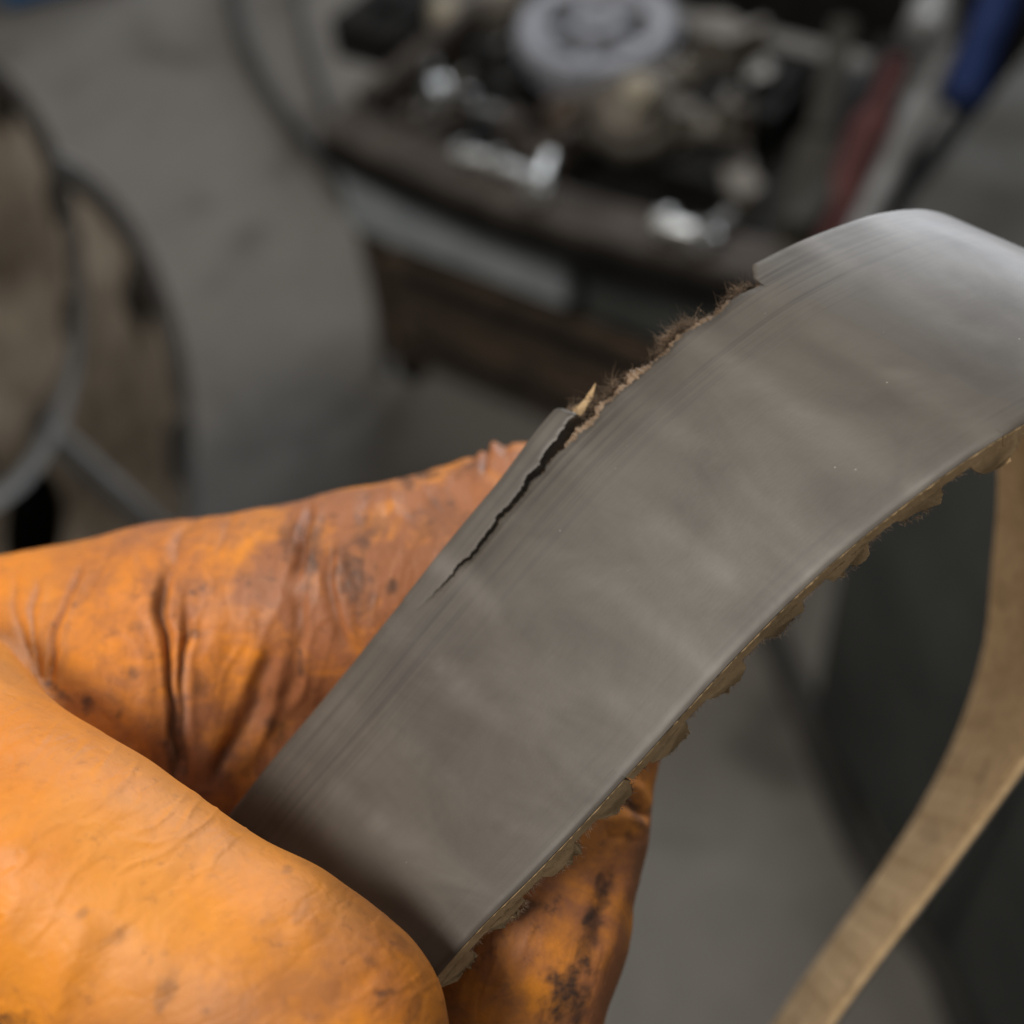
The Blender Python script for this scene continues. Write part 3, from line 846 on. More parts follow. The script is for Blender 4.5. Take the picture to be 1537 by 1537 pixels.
def apply_folds(F, mask):
    I = np.where(mask)[0]; P = PXY[I]
    wob = 5.0 * vnoise(P / 38.0, 71)
    Pw = P + np.stack([wob, 4.0 * vnoise(P / 45.0, 72)], 1)
    for line, amp, wd in F:
        L = np.array(line)
        bx = (P[:, 0] > L[:, 0].min() - 5 * wd - 8) & (P[:, 0] < L[:, 0].max() + 5 * wd + 8) & (P[:, 1] > L[:, 1].min() - 5 * wd - 8) & (P[:, 1] < L[:, 1].max() + 5 * wd + 8)
        J = I[bx]
        if not len(J): continue
        d, t, sd = dist_line(Pw[bx], line)
        fade = smooth01(t, 0.0, 0.18) * (1 - smooth01(t, 0.78, 1.0)) if len(line) > 2 else 1.0
        pr = np.exp(-(d / wd) ** 2)
        disp[J] += amp * pr * fade
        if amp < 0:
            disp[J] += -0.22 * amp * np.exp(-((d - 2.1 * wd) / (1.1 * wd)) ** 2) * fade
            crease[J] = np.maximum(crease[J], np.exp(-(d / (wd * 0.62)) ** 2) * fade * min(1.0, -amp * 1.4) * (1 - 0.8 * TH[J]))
inf = (front | ((PXY[:, 1] < 760) & (PXY[:, 0] > 560))) & (HV2[:, 2] < 175)
apply_folds(FOLD_F, inf & (TH < 0.5))
apply_folds(FOLD_T, inf & (TH > 0.5))
disp += 0.16 * vnoise(HV2 / 7.0, 81) + 0.07 * vnoise(HV2 / 2.6, 82) * (1 - 0.3 * TH)
# crinkles of thin rubber: ridged noise stretched across the fingers
ang = np.where(TH > 0.5, math.radians(58), math.radians(12))
cx = PXY[:, 0] * np.cos(ang) + PXY[:, 1] * np.sin(ang); cy = -PXY[:, 0] * np.sin(ang) + PXY[:, 1] * np.cos(ang)
patch = smooth01(vnoise(HV2 / 9.0, 84), -0.25, 0.45)
rid = 1 - np.abs(vnoise(np.stack([cx / 24 + 0.8 * vnoise(PXY / 60.0, 87), cy / 85, HV2[:, 2] / 12], 1), 85)) * 2.6
disp += front * patch * np.clip(rid, 0, 1) ** 2 * np.where(TH > 0.5, 0.10, 0.10)
disp -= front * 0.05 * np.clip(1 - np.abs(vnoise(np.stack([cx / 12, cy / 40, HV2[:, 2] / 7], 1), 86)) * 4, 0, 1) ** 2
# fine stretch ripples where the glove is pulled across the knuckle
kn = np.exp(-(((PXY[:, 0] - 700) / 130) ** 2 + ((PXY[:, 1] - 720) / 90) ** 2)) * (1 - TH)
disp += kn * 0.10 * vnoise(np.stack([PXY[:, 0] / 11 - PXY[:, 1] / 60, PXY[:, 1] / 32, 0 * PXY[:, 0]], 1), 83)
HV3 = HV2 + NRM * disp[:, None]
# keep the glove out of the belt
bs = belt_slab(HV3); m = (bs < 0)
HV3[m] += NRM[m] * np.clip(bs[m], -0.8, 0)[:, None] * 0.8
# ---- grime: R general film, G dark stains, B dirt in the creases
gen = np.where(TH > 0.5, 0.30, 0.82)
gen += (1 - TH) * 0.35 * smooth01(PXY[:, 0], 120, 420) - (1 - TH) * 0.35 * (1 - smooth01(PXY[:, 0], 20, 200))
gen += (1 - TH) * (0.3 * smooth01(PXY[:, 1], 1100, 1250) * smooth01(PXY[:, 0], 640, 720))
gen += TH * (0.45 * smooth01(PXY[:, 0] * 0.5 + PXY[:, 1], 1480, 1750))
stain = np.zeros(len(HV2))
def blob(x, y, rx, ry, a, rotd, mask, seed, soft=0.5):
    c, s = math.cos(math.radians(rotd)), math.sin(math.radians(rotd))
    dx, dy = PXY[:, 0] - x, PXY[:, 1] - y
    r = np.hypot((dx * c + dy * s) / rx, (-dx * s + dy * c) / ry)
    r = r + 0.35 * vnoise(PXY / 14.0, seed) + 0.2 * vnoise(PXY / 5.0, seed + 1)
    stain[:] = np.maximum(stain, min(1.0, a * 1.3) * (1 - smooth01(r, 1 - soft, 1 + soft * 0.4)) * mask)
fi, th = (1 - TH) * front, TH * front
for x, y, rx, ry, a, ro in ((435, 805, 18, 34, 0.55, 10), (470, 830, 14, 60, 0.55, 10), (530, 870, 26, 60, 0.55, -20), (545, 800, 20, 26, 0.4, 0), (610, 725, 12, 14, 0.5, 0), (640, 712, 22, 8, 0.6, 0),
                            (200, 1010, 14, 12, 0.5, 0), (130, 1060, 10, 16, 0.6, 30), (180, 1075, 6, 10, 0.6, 0), (205, 940, 18, 10, 0.35, 0), (90, 1040, 26, 8, 0.5, 40), (290, 950, 12, 10, 0.45, 0), (300, 1030, 14, 18, 0.35, 0),
                            (240, 900, 12, 50, 0.4, 5), (262, 1120, 18, 70, 0.45, 0), (415, 1095, 18, 22, 0.6, 0), (450, 1005, 7, 22, 0.6, 0), (590, 880, 10, 16, 0.6, 0), (350, 1150, 40, 26, 0.3, -40),
                            (700, 700, 30, 20, 0.3, 0), (650, 780, 40, 40, 0.28, 0), (570, 790, 18, 20, 0.35, 0),
                            (945, 1205, 34, 10, 0.95, 18), (905, 1208, 14, 12, 0.7, 0), (958, 1232, 12, 12, 0.6, 0), (945, 1255, 8, 14, 0.5, 0), (890, 1390, 16, 80, 0.9, 16), (850, 1500, 34, 60, 0.75, 20), (900, 1330, 8, 30, 0.5, 12), (965, 1330, 8, 60, 0.4, 12),
                            (780, 1365, 40, 16, 0.5, -30), (960, 1290, 10, 30, 0.35, 10)):
    blob(x, y, rx, ry, a, ro, fi, 90)
for x, y, rx, ry, a, ro in ((578, 1490, 20, 8, 0.6, 0), (600, 1410, 8, 22, 0.25, -40), (455, 1365, 12, 26, 0.2, 30), (175, 1405, 34, 12, 0.2, -30), (122, 1372, 8, 14, 0.25, 40), (620, 1520, 10, 34, 0.3, 20), (430, 1305, 10, 8, 0.3, 0), (250, 1490, 16, 30, 0.35, 20), (20, 1530, 40, 16, 0.5, 0), (560, 1445, 12, 12, 0.25, 0)):
    blob(x, y, rx, ry, a, ro, th, 95)
grime = np.stack([np.clip(gen, 0, 1), np.clip(stain, 0, 1), np.clip(crease, 0, 1), np.ones(len(HV2))], 1)
HAND_ORG = Vector(c2w(cmm(-200, 1150, 150)))
hm = bpy.data.meshes.new('gloved_hand')
hvw = to_local(HV3, HAND_ORG)
hm.vertices.add(len(hvw)); hm.vertices.foreach_set('co', hvw.ravel())
hm.loops.add(len(HQ2) * 4); hm.loops.foreach_set('vertex_index', HQ2.ravel().astype(np.int32))
hm.polygons.add(len(HQ2)); hm.polygons.foreach_set('loop_start', np.arange(0, len(HQ2) * 4, 4, dtype=np.int32))
hm.update(calc_edges=True); hm.validate()
hm.polygons.foreach_set('use_smooth', [True] * len(hm.polygons))
bm = bmesh.new(); bm.from_mesh(hm)
bmesh.ops.recalc_face_normals(bm, faces=bm.faces); bm.to_mesh(hm); bm.free()
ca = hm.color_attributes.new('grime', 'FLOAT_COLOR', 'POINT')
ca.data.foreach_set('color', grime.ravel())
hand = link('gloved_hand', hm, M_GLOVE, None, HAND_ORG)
tag(hand, 'hand in a grimy wrinkled orange rubber glove pinching the belt between thumb and finger', 'gloved hand')

# ------------------------------------------------------------------ the low tool cart behind
TZ = 0.38
A0 = at_plane(478, 192, TZ); B0 = at_plane(1165, 425, TZ)
ex = (B0 - A0); CW = ex.length; ex.normalize()
ey = Vector((-ex.y, ex.x, 0)); CD = 0.46
cart = empty('tool_cart', Vector((A0.x, A0.y, 0)), 'low grimy wheeled cart with a black rimmed tray full of engine parts', 'tool cart')
CM = Matrix((ex, ey, Vector((0, 0, 1)))).transposed().to_4x4()       # cart axes, relative to the cart's origin
def cart_bm(fn, name, mat, parent=cart, bevel=0.0):
    bm = bmesh.new(); fn(bm)
    if bevel: bmesh.ops.bevel(bm, geom=list(bm.edges), offset=bevel, segments=2, affect='EDGES')
    bmesh.ops.transform(bm, matrix=CM, verts=bm.verts)
    return bm_obj(name, bm, mat, parent)
def bow(x): return -0.022 * math.sin(math.pi * min(max(x / CW, 0), 1))
def rim(bm, z0, z1, y0, y1, n=16):
    vs = []
    for i in range(n + 1):
        x = CW * i / n
        vs.append([bm.verts.new((x, bow(x) + y, z)) for y, z in ((y0, z0), (y0, z1), (y1, z1), (y1, z0))])
    for a, b in zip(vs[:-1], vs[1:]):
        for k in range(4): bm.faces.new((a[k], b[k], b[(k + 1) % 4], a[(k + 1) % 4]))
    bm.faces.new(vs[0]); bm.faces.new(vs[-1])
cart_bm(lambda bm: rim(bm, TZ - 0.012, TZ, 0.0, 0.055), 'front_ledge', M_TRAY)
cart_bm(lambda bm: rim(bm, TZ - 0.040, TZ - 0.0125, -0.006, 0.012), 'front_shadow_gap', M_BLACK)  # black strip standing in for the shadowed gap under the ledge
cart_bm(lambda bm: add_box(bm, (CW / 2, CD / 2 + 0.02, TZ - 0.07), (CW - 0.02, CD - 0.06, 0.01)), 'tray_floor', M_BLACK, bevel=0.002)
cart_bm(lambda bm: add_box(bm, (0.012, CD / 2 + 0.03, TZ - 0.02), (0.024, CD - 0.06, 0.06)), 'side_wall', M_TRAY, bevel=0.004)
cart_bm(lambda bm: add_box(bm, (CW - 0.014, CD / 2 + 0.03, TZ - 0.015), (0.028, CD - 0.06, 0.07)), 'side_wall', M_OLIVE, bevel=0.004)
cart_bm(lambda bm: add_box(bm, (CW / 2, CD, TZ + 0.0), (CW, 0.02, 0.1)), 'back_wall', M_BLACK, bevel=0.004)
cart_bm(lambda bm: add_box(bm, (CW / 2, CD / 2 + 0.02, 0.175), (CW - 0.06, CD - 0.06, 0.25)), 'cabinet_body', M_DARK, bevel=0.004)
cart_bm(lambda bm: add_box(bm, (CW + 0.15, CD / 2, 0.315), (0.28, CD, 0.02)), 'side_shelf', M_BLACK, bevel=0.003)
cart_bm(lambda bm: add_box(bm, (CW + 0.15, CD + 0.012, 0.40), (0.28, 0.02, 0.17)), 'shelf_back', M_BLACK, bevel=0.003)
def drawer(z, h, mat, y=0.018, x0=0.03, x1=None):
    x1 = CW - 0.03 if x1 is None else x1
    d = cart_bm(lambda bm: add_box(bm, ((x0 + x1) / 2, y + 0.012, z), (x1 - x0, 0.024, h)), 'drawer', mat, bevel=0.003)
    cart_bm(lambda bm: add_box(bm, ((x0 + x1) / 2, y - 0.005, z + h / 2 - 0.016), ((x1 - x0) * 0.85, 0.012, 0.012)), 'handle', M_BLACK, d, bevel=0.002)
    return d
cart_bm(lambda bm: add_box(bm, (0.155, 0.012, 0.296), (0.29, 0.02, 0.085)), 'front_panel', M_PANEL, bevel=0.003)
cart_bm(lambda bm: add_box(bm, (0.41, 0.014, 0.296), (0.18, 0.02, 0.085)), 'front_panel', M_DARK, bevel=0.003)
drawer(0.175, 0.075, M_RUST); drawer(0.085, 0.06, M_RUST)
cart_bm(lambda bm: add_box(bm, (0.015, 0.03, 0.19), (0.026, 0.03, 0.30)), 'corner_post', M_RUST, bevel=0.004)
cart_bm(lambda bm: add_box(bm, (CW - 0.015, 0.03, 0.19), (0.026, 0.03, 0.30)), 'corner_post', M_DARK, bevel=0.004)
for x, y in ((0.03, 0.04), (CW - 0.04, 0.04), (0.03, CD - 0.04), (CW - 0.04, CD - 0.04)):
    c = cart_bm(lambda bm: add_box(bm, (x, y, 0.045), (0.04, 0.028, 0.03)), 'caster', M_RUST, bevel=0.003)
    cart_bm(lambda bm: add_cyl(bm, (x - 0.011, y, 0.026), (x + 0.011, y, 0.026), 0.026), 'wheel', M_BLACK, c, bevel=0.003)

# ---- parts lying in the tray
TF = TZ - 0.063
def part(name, mat, label, cat, build, base, group=None, bevel=0.0, extra=()):
    if extra:
        e = empty(name, base, label, cat, group)
        for nm, mt, fn in ((extra[0], mat, build),) + tuple(extra[1:]):
            bm = bmesh.new(); fn(bm); bm_obj(nm, bm, mt, e)
        return e
    bm = bmesh.new(); build(bm)
    return tag(bm_obj(name, bm, mat, None, base, bevel=bevel), label, cat, group)

def pulley():
    c = at_plane(897, 52, TF + 0.075)
    M = frame_from((-0.02, -0.12, 0.99), (1, 0, 0)) @ Matrix.Scale(1.16, 4)
    def ring(bm):
        add_lathe(bm, [(0.046, 0.0), (0.052, 0.014), (0.070, 0.016), (0.0735, 0.010), (0.0735, -0.016), (0.066, -0.018), (0.046, -0.012), (0.046, 0.0)], M, 48)
        n = 40
        for k in range(n):
            a = 2 * math.pi * k / n
            m = M @ Matrix.Rotation(a, 4, 'Z') @ Matrix.Translation((0.0745, 0, -0.003))
            bmesh.ops.create_cube(bm, size=1, matrix=m @ Matrix.Diagonal((0.004, 0.006, 0.024, 1)))
    def hub(bm):
        add_lathe(bm, [(0.008, 0.010), (0.010, 0.018), (0.022, 0.018), (0.024, 0.010), (0.024, -0.01), (0.008, -0.012), (0.008, 0.010)], M, 32)
    e = part('cam_pulley', M_ALU, 'pale metal toothed pulley with spokes, largest thing lying in the tray', 'pulley', ring, c, extra=('rim', ('hub', M_ALU, hub)))
    for k in range(5):
        a = 2 * math.pi * k / 5 + 0.5
        bm = bmesh.new()
        bmesh.ops.create_cube(bm, size=1, matrix=M @ Matrix.Rotation(a, 4, 'Z') @ Matrix.Translation((0.035, 0, 0.002)) @ Matrix.Diagonal((0.028, 0.013, 0.012, 1)))
        bm_obj('spoke', bm, M_ALU, e, bevel=0.0015)
    bm = bmesh.new(); add_cyl(bm, M @ Vector((0, 0, -0.09)), M @ Vector((0, 0, 0.006)), 0.0082, n=6)
    bm_obj('bolt', bm, M_BLACK, e)
pulley()

def canister(px, py, px2, py2, r, z, mats, label):
    a, b = at_plane(px, py, z), at_plane(px2, py2, z)
    d = (b - a)
    def body(bm): add_cyl(bm, d * 0.22, d, r * 0.96, r, 28)
    def cap(bm): add_lathe(bm, [(0.001, 0), (r * 0.8, 0.0), (r, 0.008), (r, d.length * 0.2), (r * 0.9, d.length * 0.22), (0.001, d.length * 0.22)], frame_from(d), 28)
    part('oil_filter', mats[1], label, 'oil filter', body, a, extra=('body', ('cap', mats[0], cap)))
canister(655, 42, 775, 6, 0.032, TF + 0.045, (M_BEIGE, M_GREASY), 'beige capped oil filter lying left of the pale pulley')

def bolt(px, py, r, ln, d, mat, label, zz=None, group='bolts and nuts in the tray'):
    z = TF + r if zz is None else zz
    c = at_plane(px, py, z); d = Vector(d).normalized()
    def shank(bm): add_cyl(bm, (0, 0, 0), d * ln, r * 0.55, n=14)
    def head(bm):
        add_cyl(bm, -d * r * 0.8, d * 0.0005, r, n=6)
        add_cyl(bm, d * 0.0004, d * r * 0.3, r * 1.25, n=20)
    part('bolt', mat, label, 'bolt', shank, c, group, extra=('shank', ('head', mat, head)))
for px, py, r, ln, d, zz, label in (
        (636, 98, 0.013, 0.05, (0.4, 0.5, -0.2), TF + 0.05, 'shiny bolt head below the beige filter, upper one of two'),
        (655, 140, 0.015, 0.05, (0.5, 0.3, -0.3), TF + 0.045, 'shiny bolt head below the beige filter, lower one of two'),
        (702, 160, 0.010, 0.04, (0.6, -0.2, -0.1), TF + 0.03, 'small bolt just right of the two shiny bolt heads'),
        (697, 232, 0.011, 0.045, (0.7, -0.5, 0.0), TZ + 0.012, 'leftmost bolt of the row on the front ledge'),
        (748, 246, 0.011, 0.045, (0.6, -0.6, 0.0), TZ + 0.012, 'second bolt from the left in the row on the front ledge'),
        (806, 282, 0.012, 0.05, (0.3, 0.8, 0.0), TZ + 0.013, 'rightmost bolt of the row on the front ledge'),
        (1000, 338, 0.012, 0.05, (0.7, -0.5, 0.0), TZ + 0.012, 'pale bolt near the right end of the front ledge'),
        (1055, 356, 0.011, 0.04, (0.6, 0.5, 0.0), TZ + 0.012, 'greasy bolt closest to the right end of the front ledge'),
        (1140, 108, 0.012, 0.05, (0.2, 0.6, -0.3), TF + 0.06, 'bolt with a round shiny head at the far right of the tray')):
    bolt(px, py, r, ln, d, M_STEEL if 'greasy' in label or 'small' in label else M_CHROME, label, zz)

def lever():
    a, b = at_plane(845, 172, TF + 0.05), at_plane(1040, 108, TF + 0.055)
    d = b - a
    up = Vector((0, 0, 1)); sd = d.cross(up).normalized()
    def arm(bm):
        n = 10; rings = []
        for i in range(n + 1):
            t = i / n; w = 0.016 - 0.006 * math.sin(math.pi * t); h = 0.009
            c = d * t + up * 0.012 * math.sin(math.pi * t)
            rings.append([bm.verts.new(c + sd * w * x + up * h * y) for x, y in ((-1, -1), (1, -1), (1.0, 0.4), (0.6, 1), (-0.6, 1), (-1, 0.4))])
        for p, q in zip(rings[:-1], rings[1:]):
            for k in range(6): bm.faces.new((p[k], p[(k + 1) % 6], q[(k + 1) % 6], q[k]))
        bm.faces.new(rings[0]); bm.faces.new(rings[-1])
    def eye(bm): add_lathe(bm, [(0.009, -0.012), (0.009, 0.014), (0.019, 0.014), (0.021, 0.010), (0.021, -0.012), (0.009, -0.012)], Matrix.Identity(4), 24)
    def eye2(bm): add_lathe(bm, [(0.007, -0.012), (0.007, 0.014), (0.016, 0.014), (0.017, 0.010), (0.017, -0.012), (0.007, -0.012)], Matrix.Translation(d), 24)
    part('tensioner_arm', M_GREASY, 'brownish metal tensioner arm lying just below the pale pulley', 'tensioner arm', arm, a, extra=('arm', ('eye', M_RUST, eye), ('eye', M_GREASY, eye2)))
lever()

def pump():
    c = at_plane(960, 240, TF)
    M = frame_from((-0.25, -0.55, 0.8), (1, 0, 0))
    def body(bm): add_lathe(bm, [(0.001, -0.03), (0.042, -0.03), (0.046, -0.02), (0.046, 0.02), (0.040, 0.03), (0.03, 0.034), (0.03, 0.05), (0.026, 0.054), (0.001, 0.054)], Matrix.Translation((0, 0, 0.045)) @ M, 32)
    def nose(bm): add_lathe(bm, [(0.001, 0.05), (0.015, 0.05), (0.017, 0.056), (0.017, 0.078), (0.013, 0.084), (0.001, 0.084)], Matrix.Translation((0.012, 0.004, 0.045)) @ M, 24)
    def flange(bm): add_box(bm, (0.05, -0.006, 0.03), (0.06, 0.05, 0.014), 0.5); add_box(bm, (-0.04, 0.015, 0.03), (0.05, 0.04, 0.014), -0.4)
    part('water_pump', M_GREASY, 'round greasy water pump with a pale stub in the middle of the tray', 'water pump', body, c, extra=('body', ('shaft', M_BEIGE, nose), ('flange', M_GREASY, flange)))
pump()

def bracket(px, py, px2, py2, w, label, mat, z=0.03):
    a, b = at_plane(px, py, TF + z), at_plane(px2, py2, TF + z)
    d = b - a; ang = math.atan2(d.y, d.x); L = d.length
    M = Matrix.Rotation(ang, 4, 'Z')
    def plate(bm): add_box(bm, (L / 2, 0, 0), (L, w, 0.010), 0, M)
    def foot(bm): add_box(bm, (L - 0.006, 0, 0.022), (0.012, w * 1.2, 0.034), 0, M)
    def foot2(bm): add_cyl(bm, M @ Vector((0.012, 0, 0.006)), M @ Vector((0.012, 0, 0.024)), w * 0.55, n=20)
    part('engine_bracket', mat, label, 'bracket', plate, a, extra=('plate', ('foot', mat, foot), ('boss', mat, foot2)))
bracket(1118, 318, 1095, 205, 0.030, 'grey metal bracket standing near the right end of the tray', M_GREASY, 0.035)
bracket(1010, 190, 1100, 196, 0.022, 'dark greasy bracket reaching right from the round pump', M_GREASY, 0.05)
bracket(1060, 60, 1120, 100, 0.045, 'tan grey bracket right of the pale pulley', M_GREASY, 0.07)
bracket(600, 200, 700, 172, 0.018, 'dark flat bracket left of the shiny bolts on the tray edge', M_TRAY, 0.05)
bracket(760, 200, 860, 250, 0.03, 'dark greasy bracket behind the row of bolts', M_TRAY, 0.03)
bracket(720, 90, 800, 150, 0.028, 'black greasy bracket between the filter and the pulley', M_BLACK, 0.03)

def block(px, py, s, label, mat, rz, z=0.0):
    c = at_plane(px, py, TF + z)
    def body(bm): add_box(bm, (0, 0, s[2] / 2), s, rz); add_box(bm, (s[0] * 0.2, s[1] * 0.1, s[2] * 1.05), (s[0] * 0.5, s[1] * 0.6, s[2] * 0.35), rz)
    part('engine_housing', mat, label, 'engine part', body, c, bevel=0.003)
block(590, 70, (0.10, 0.10, 0.05), 'black square housing in the far left corner of the tray', M_BLACK, -0.7)
block(1150, 190, (0.06, 0.10, 0.05), 'black housing along the right side of the tray', M_BLACK, -0.7)
block(1060, 290, (0.09, 0.05, 0.035), 'black housing in front of the standing bracket', M_BLACK, -0.7)
block(1180, 10, (0.12, 0.08, 0.06), 'black housing in the far right corner of the tray', M_BLACK, -0.6)

# ------------------------------------------------------------------ long tools leaning at the right of the cart
def leaning(name, p0, p1, r, mats, label, cat, split=0.5, flat=False):
    a, b = at_plane(*p0), at_plane(*p1)
    d = b - a
    e = empty(name, a, label, cat)
    for nm, mt, t0, t1, k in (('handle', mats[0], 0.0, split, 1.0), ('shaft', mats[1], split, 1.0, 0.62)):
        bm = bmesh.new()
        if flat:
            M = frame_from(d, Vector((1, -0.6, 0)), d * (t0 + t1) / 2)
            bmesh.ops.create_cube(bm, size=1, matrix=M @ Matrix.Diagonal((r * 2 * k, r * 0.7, d.length * (t1 - t0), 1)))
            bmesh.ops.bevel(bm, geom=list(bm.edges), offset=r * 0.2, segments=2, affect='EDGES')
        else:
            tube(bm, [d * (t0 + (t1 - t0) * q) for q in (0, 0.1, 0.5, 0.9, 1)], [r * k * x for x in (0.7, 1, 0.9, 1, 0.8)], 14)
        bm_obj(nm, bm, mt, e)
leaning('flat_bar', (1185, 390, 0.36), (1268, 30, 0.46), 0.019, (M_OLIVE, M_OLIVE), 'flat olive grey bar leaning along the right side of the cart', 'metal bar', 0.5, True)
leaning('pry_bar', (1215, 420, 0.34), (1350, 90, 0.46), 0.020, (M_RED, M_RED), 'long tool with a faded red handle beside the olive bar', 'pry bar', 0.75)
leaning('breaker_bar', (1268, 400, 0.35), (1425, 70, 0.47), 0.015, (M_STEEL, M_STEEL), 'dull silver bar between the red handle and the blue handle', 'breaker bar', 0.8)
leaning('blue_handled_tool', (1440, 160, 0.44), (1525, -60, 0.52), 0.020, (M_BLUE, M_BLUE), 'tool with a thick bright blue handle at the upper right', 'tool handle', 0.8)
leaning('dark_bar', (1240, 430, 0.30), (1340, 60, 0.40), 0.026, (M_BLACK, M_BLACK), 'black bar lying between the olive bar and the red handle', 'metal bar', 0.7, True)
leaning('grinder_handle', (1385, 60, 0.48), (1420, -30, 0.5), 0.022, (M_STEEL, M_BLACK), 'short grey knob at the top beside the blue handle', 'tool knob', 0.6)

# ------------------------------------------------------------------ dark cabinet at the right
g0 = at_plane(1205, 1085, 0); g1 = at_plane(1440, 1537, 0)
def wproj(p):
    c = (np.array(p) - CAMPOS) @ MW
    return c[:2] / c[2] * F_PX + S_PX
CH = min(np.linspace(0.2, 0.9, 500), key=lambda z: abs(wproj((g0.x, g0.y, z))[1] - 335))
top0 = Vector((g0.x, g0.y, CH))
far = at_plane(1560, 50, CH) - top0; far.normalize()
le = (g1 - g0).normalized()
cab = empty('tool_cabinet', g0, 'dark grey cabinet with an olive grey top at the right edge', 'cabinet')
def prism(name, mat, o0, o1, z0, z1, la, lb, bevel=0.004):
    """slanted box on the cabinet's two edge directions: o0..la along the near edge, o1..lb along the far edge"""
    bm = bmesh.new()
    c = [le * a + far * b for a, b in ((o0, o1), (la, o1), (la, lb), (o0, lb))]
    lo_, hi_ = [bm.verts.new(q + Vector((0, 0, z0))) for q in c], [bm.verts.new(q + Vector((0, 0, z1))) for q in c]
    bm.faces.new(lo_); bm.faces.new(hi_)
    for k in range(4): bm.faces.new((lo_[k], lo_[(k + 1) % 4], hi_[(k + 1) % 4], hi_[k]))
    bmesh.ops.recalc_face_normals(bm, faces=bm.faces)
    return bm_obj(name, bm, mat, cab, bevel=bevel)
prism('carcass', M_DARK, 0.008, 0.008, 0.02, CH - 0.021, 0.75, 1.4)
prism('top', M_OLIVE, 0.0, 0.0, CH - 0.02, CH, 0.76, 1.42)
for k in range(3): prism('side_panel', M_DARK if k < 2 else M_SLATE, 0.03 + 0.235 * k, 0.0, 0.04, CH - 0.05, 0.25 + 0.235 * k, 0.007, 0.0015)

# ------------------------------------------------------------------ hoses on the floor
def hose(name, pts, r, label, mat=M_RUBBER, cat='hose'):
    P = [at_plane(*p) for p in pts]
    base = Vector((P[0].x, P[0].y, P[0].z))
    bm = bmesh.new(); tube(bm, [p - base for p in P], r, 12)
    tag(bm_obj(name, bm, mat, None, base), label, cat)
hose('air_hose', [(325, -160, 0.02), (345, -40, 0.02), (365, 60, 0.02), (405, 140, 0.02), (455, 205, 0.02), (520, 290, 0.02)], 0.012, 'black hose curving across the floor to the cart corner')
hose('power_cable', [(425, -160, 0.012), (440, -40, 0.012), (462, 70, 0.012), (500, 190, 0.012), (545, 300, 0.01), (568, 430, 0.01), (575, 560, 0.01)], 0.007, 'thin dark cable running down along the left side of the cart', cat='cable')
hose('cabinet_hose', [(1130, 900, 0.014), (1190, 1030, 0.014), (1245, 1165, 0.014), (1290, 1275, 0.014), (1350, 1370, 0.014), (1410, 1450, 0.014), (1450, 1560, 0.014)], 0.014, 'black hose lying along the foot of the dark cabinet')

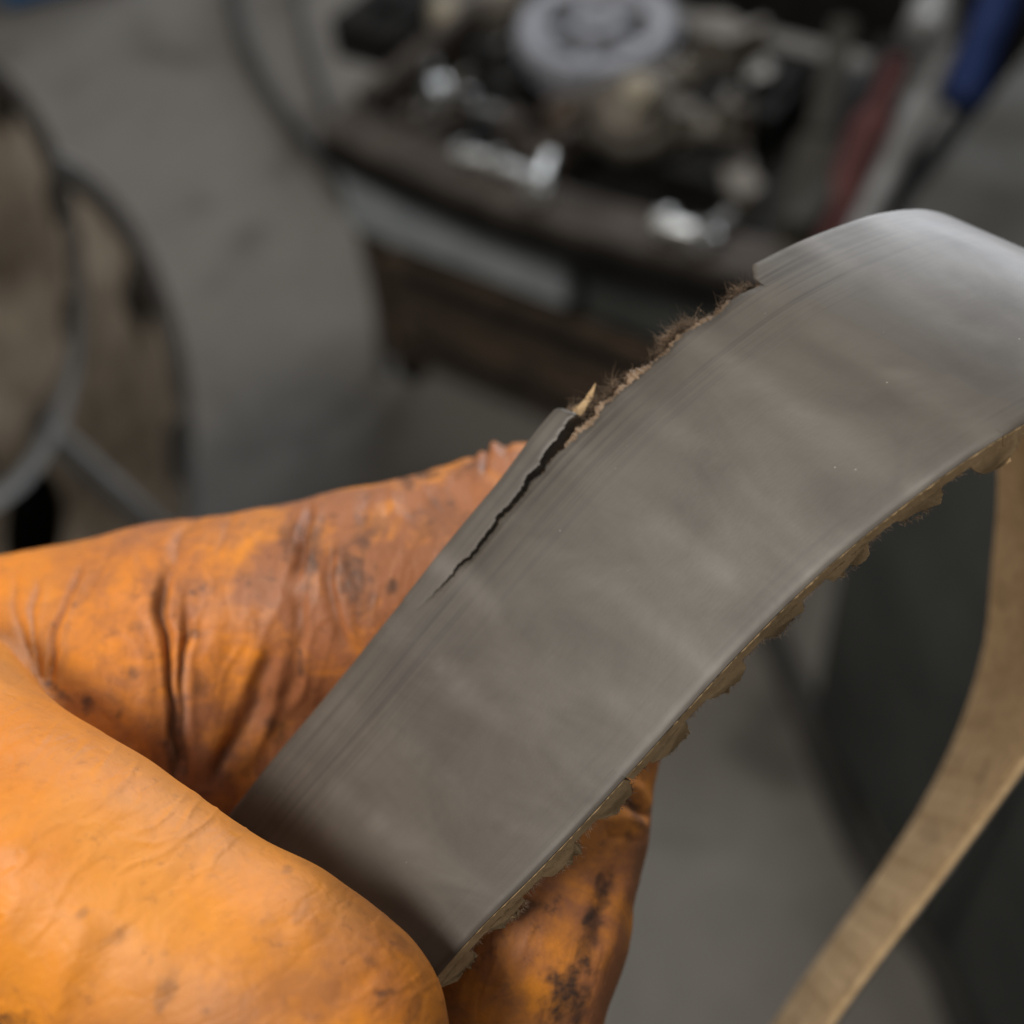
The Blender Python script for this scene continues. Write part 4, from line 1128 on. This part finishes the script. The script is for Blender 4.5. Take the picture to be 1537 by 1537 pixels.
# ------------------------------------------------------------------ dusty steel wheels at the left
def wheel(px, py, depth, R, nrm, label, nslot, a0):
    c = at_depth(px, py, depth)
    n = Vector(MW @ np.array(nrm, float)).normalized()
    M = frame_from(n, Vector((0, 0, 1)))
    e = empty('road_wheel', c, label, 'wheel', 'dusty steel wheels at the left')
    bm = bmesh.new()
    add_lathe(bm, [(R * 0.90, -0.10), (R * 0.94, 0.0), (R * 0.955, 0.008), (R * 0.985, 0.011), (R, 0.006), (R, -0.004), (R * 0.97, -0.01), (R * 0.96, -0.04), (R * 0.96, -0.10)], M, 64)
    bm_obj('rim', bm, M_DUSTEDGE, e)
    # face with open slots
    bm = bmesh.new()
    N = nslot * 8
    rr = [(R * 0.16, -0.004), (R * 0.30, 0.004), (R * 0.62, 0.012), (R * 0.74, 0.012), (R * 0.90, 0.006), (R * 0.945, 0.0)]
    V = [[bm.verts.new(M @ Vector((r * math.cos(a0 + 2 * math.pi * k / N), r * math.sin(a0 + 2 * math.pi * k / N), z))) for k in range(N)] for r, z in rr]
    for i in range(len(rr) - 1):
        for k in range(N):
            if i == 3 and k % 8 in (0, 1, 2): continue
            bm.faces.new((V[i][k], V[i][(k + 1) % N], V[i + 1][(k + 1) % N], V[i + 1][k]))
    bmesh.ops.solidify(bm, geom=list(bm.faces), thickness=0.004)
    bm_obj('face', bm, M_DUST, e)
    bm = bmesh.new(); add_lathe(bm, [(0.001, -0.06), (R * 0.5, -0.05), (R * 0.85, -0.06), (R * 0.85, -0.066), (0.001, -0.066)], M, 40)
    bm_obj('backing', bm, M_BLACK, e)
wheel(-62, 430, 0.80, 0.150, (0.985, 0.06, -0.14), 'smaller dusty wheel with a grey rim, nearest to the left edge', 9, 0.2)
wheel(60, 790, 1.06, 0.317, (0.985, 0.06, -0.14), 'larger dusty brown wheel standing on the floor behind the nearer wheel', 9, 0.5)
hub = at_depth(-62, 430, 0.80) - Vector(MW @ np.array([0.05, 0, 0]))
st = empty('wheel_stand', Vector((hub.x, hub.y, 0)), 'grey steel stand with splayed legs that carries the nearer dusty wheel', 'stand')
h0 = Vector((0, 0, hub.z)); foot = at_plane(430, 970, 0)
for q in (Vector((foot.x - hub.x, foot.y - hub.y, 0.0)), Vector((-0.28, 0.10, 0)), Vector((-0.12, -0.30, 0))):
    bm = bmesh.new(); add_cyl(bm, q + Vector((0, 0, 0.006)), h0, 0.011, n=14); bm_obj('leg', bm, M_DUSTEDGE, st)
bm = bmesh.new(); add_cyl(bm, h0, h0 + Vector(MW @ np.array([0.055, 0, 0])), 0.018, n=16); bm_obj('axle', bm, M_DUSTEDGE, st)

# ------------------------------------------------------------------ blue crate at the top left
cb = at_plane(118, -55, 0.0)
crate = empty('storage_crate', cb, 'blue plastic crate at the top left corner', 'crate')
for nm, ctr, s, mt in (('wall', (0, -0.12, 0.085), (0.30, 0.012, 0.15), M_SKYBLUE), ('wall', (0, 0.12, 0.085), (0.30, 0.012, 0.15), M_SKYBLUE), ('wall', (-0.144, 0, 0.085), (0.012, 0.226, 0.15), M_SKYBLUE), ('wall', (0.144, 0, 0.085), (0.012, 0.226, 0.15), M_SKYBLUE), ('bottom', (0, 0, 0.005), (0.29, 0.23, 0.008), M_BLACK)):
    bm = bmesh.new(); add_box(bm, ctr, s, 0); bmesh.ops.rotate(bm, cent=(0, 0, 0), matrix=Matrix.Rotation(0.25, 3, 'Z'), verts=bm.verts)
    bm_obj(nm, bm, mt, crate, bevel=0.003)
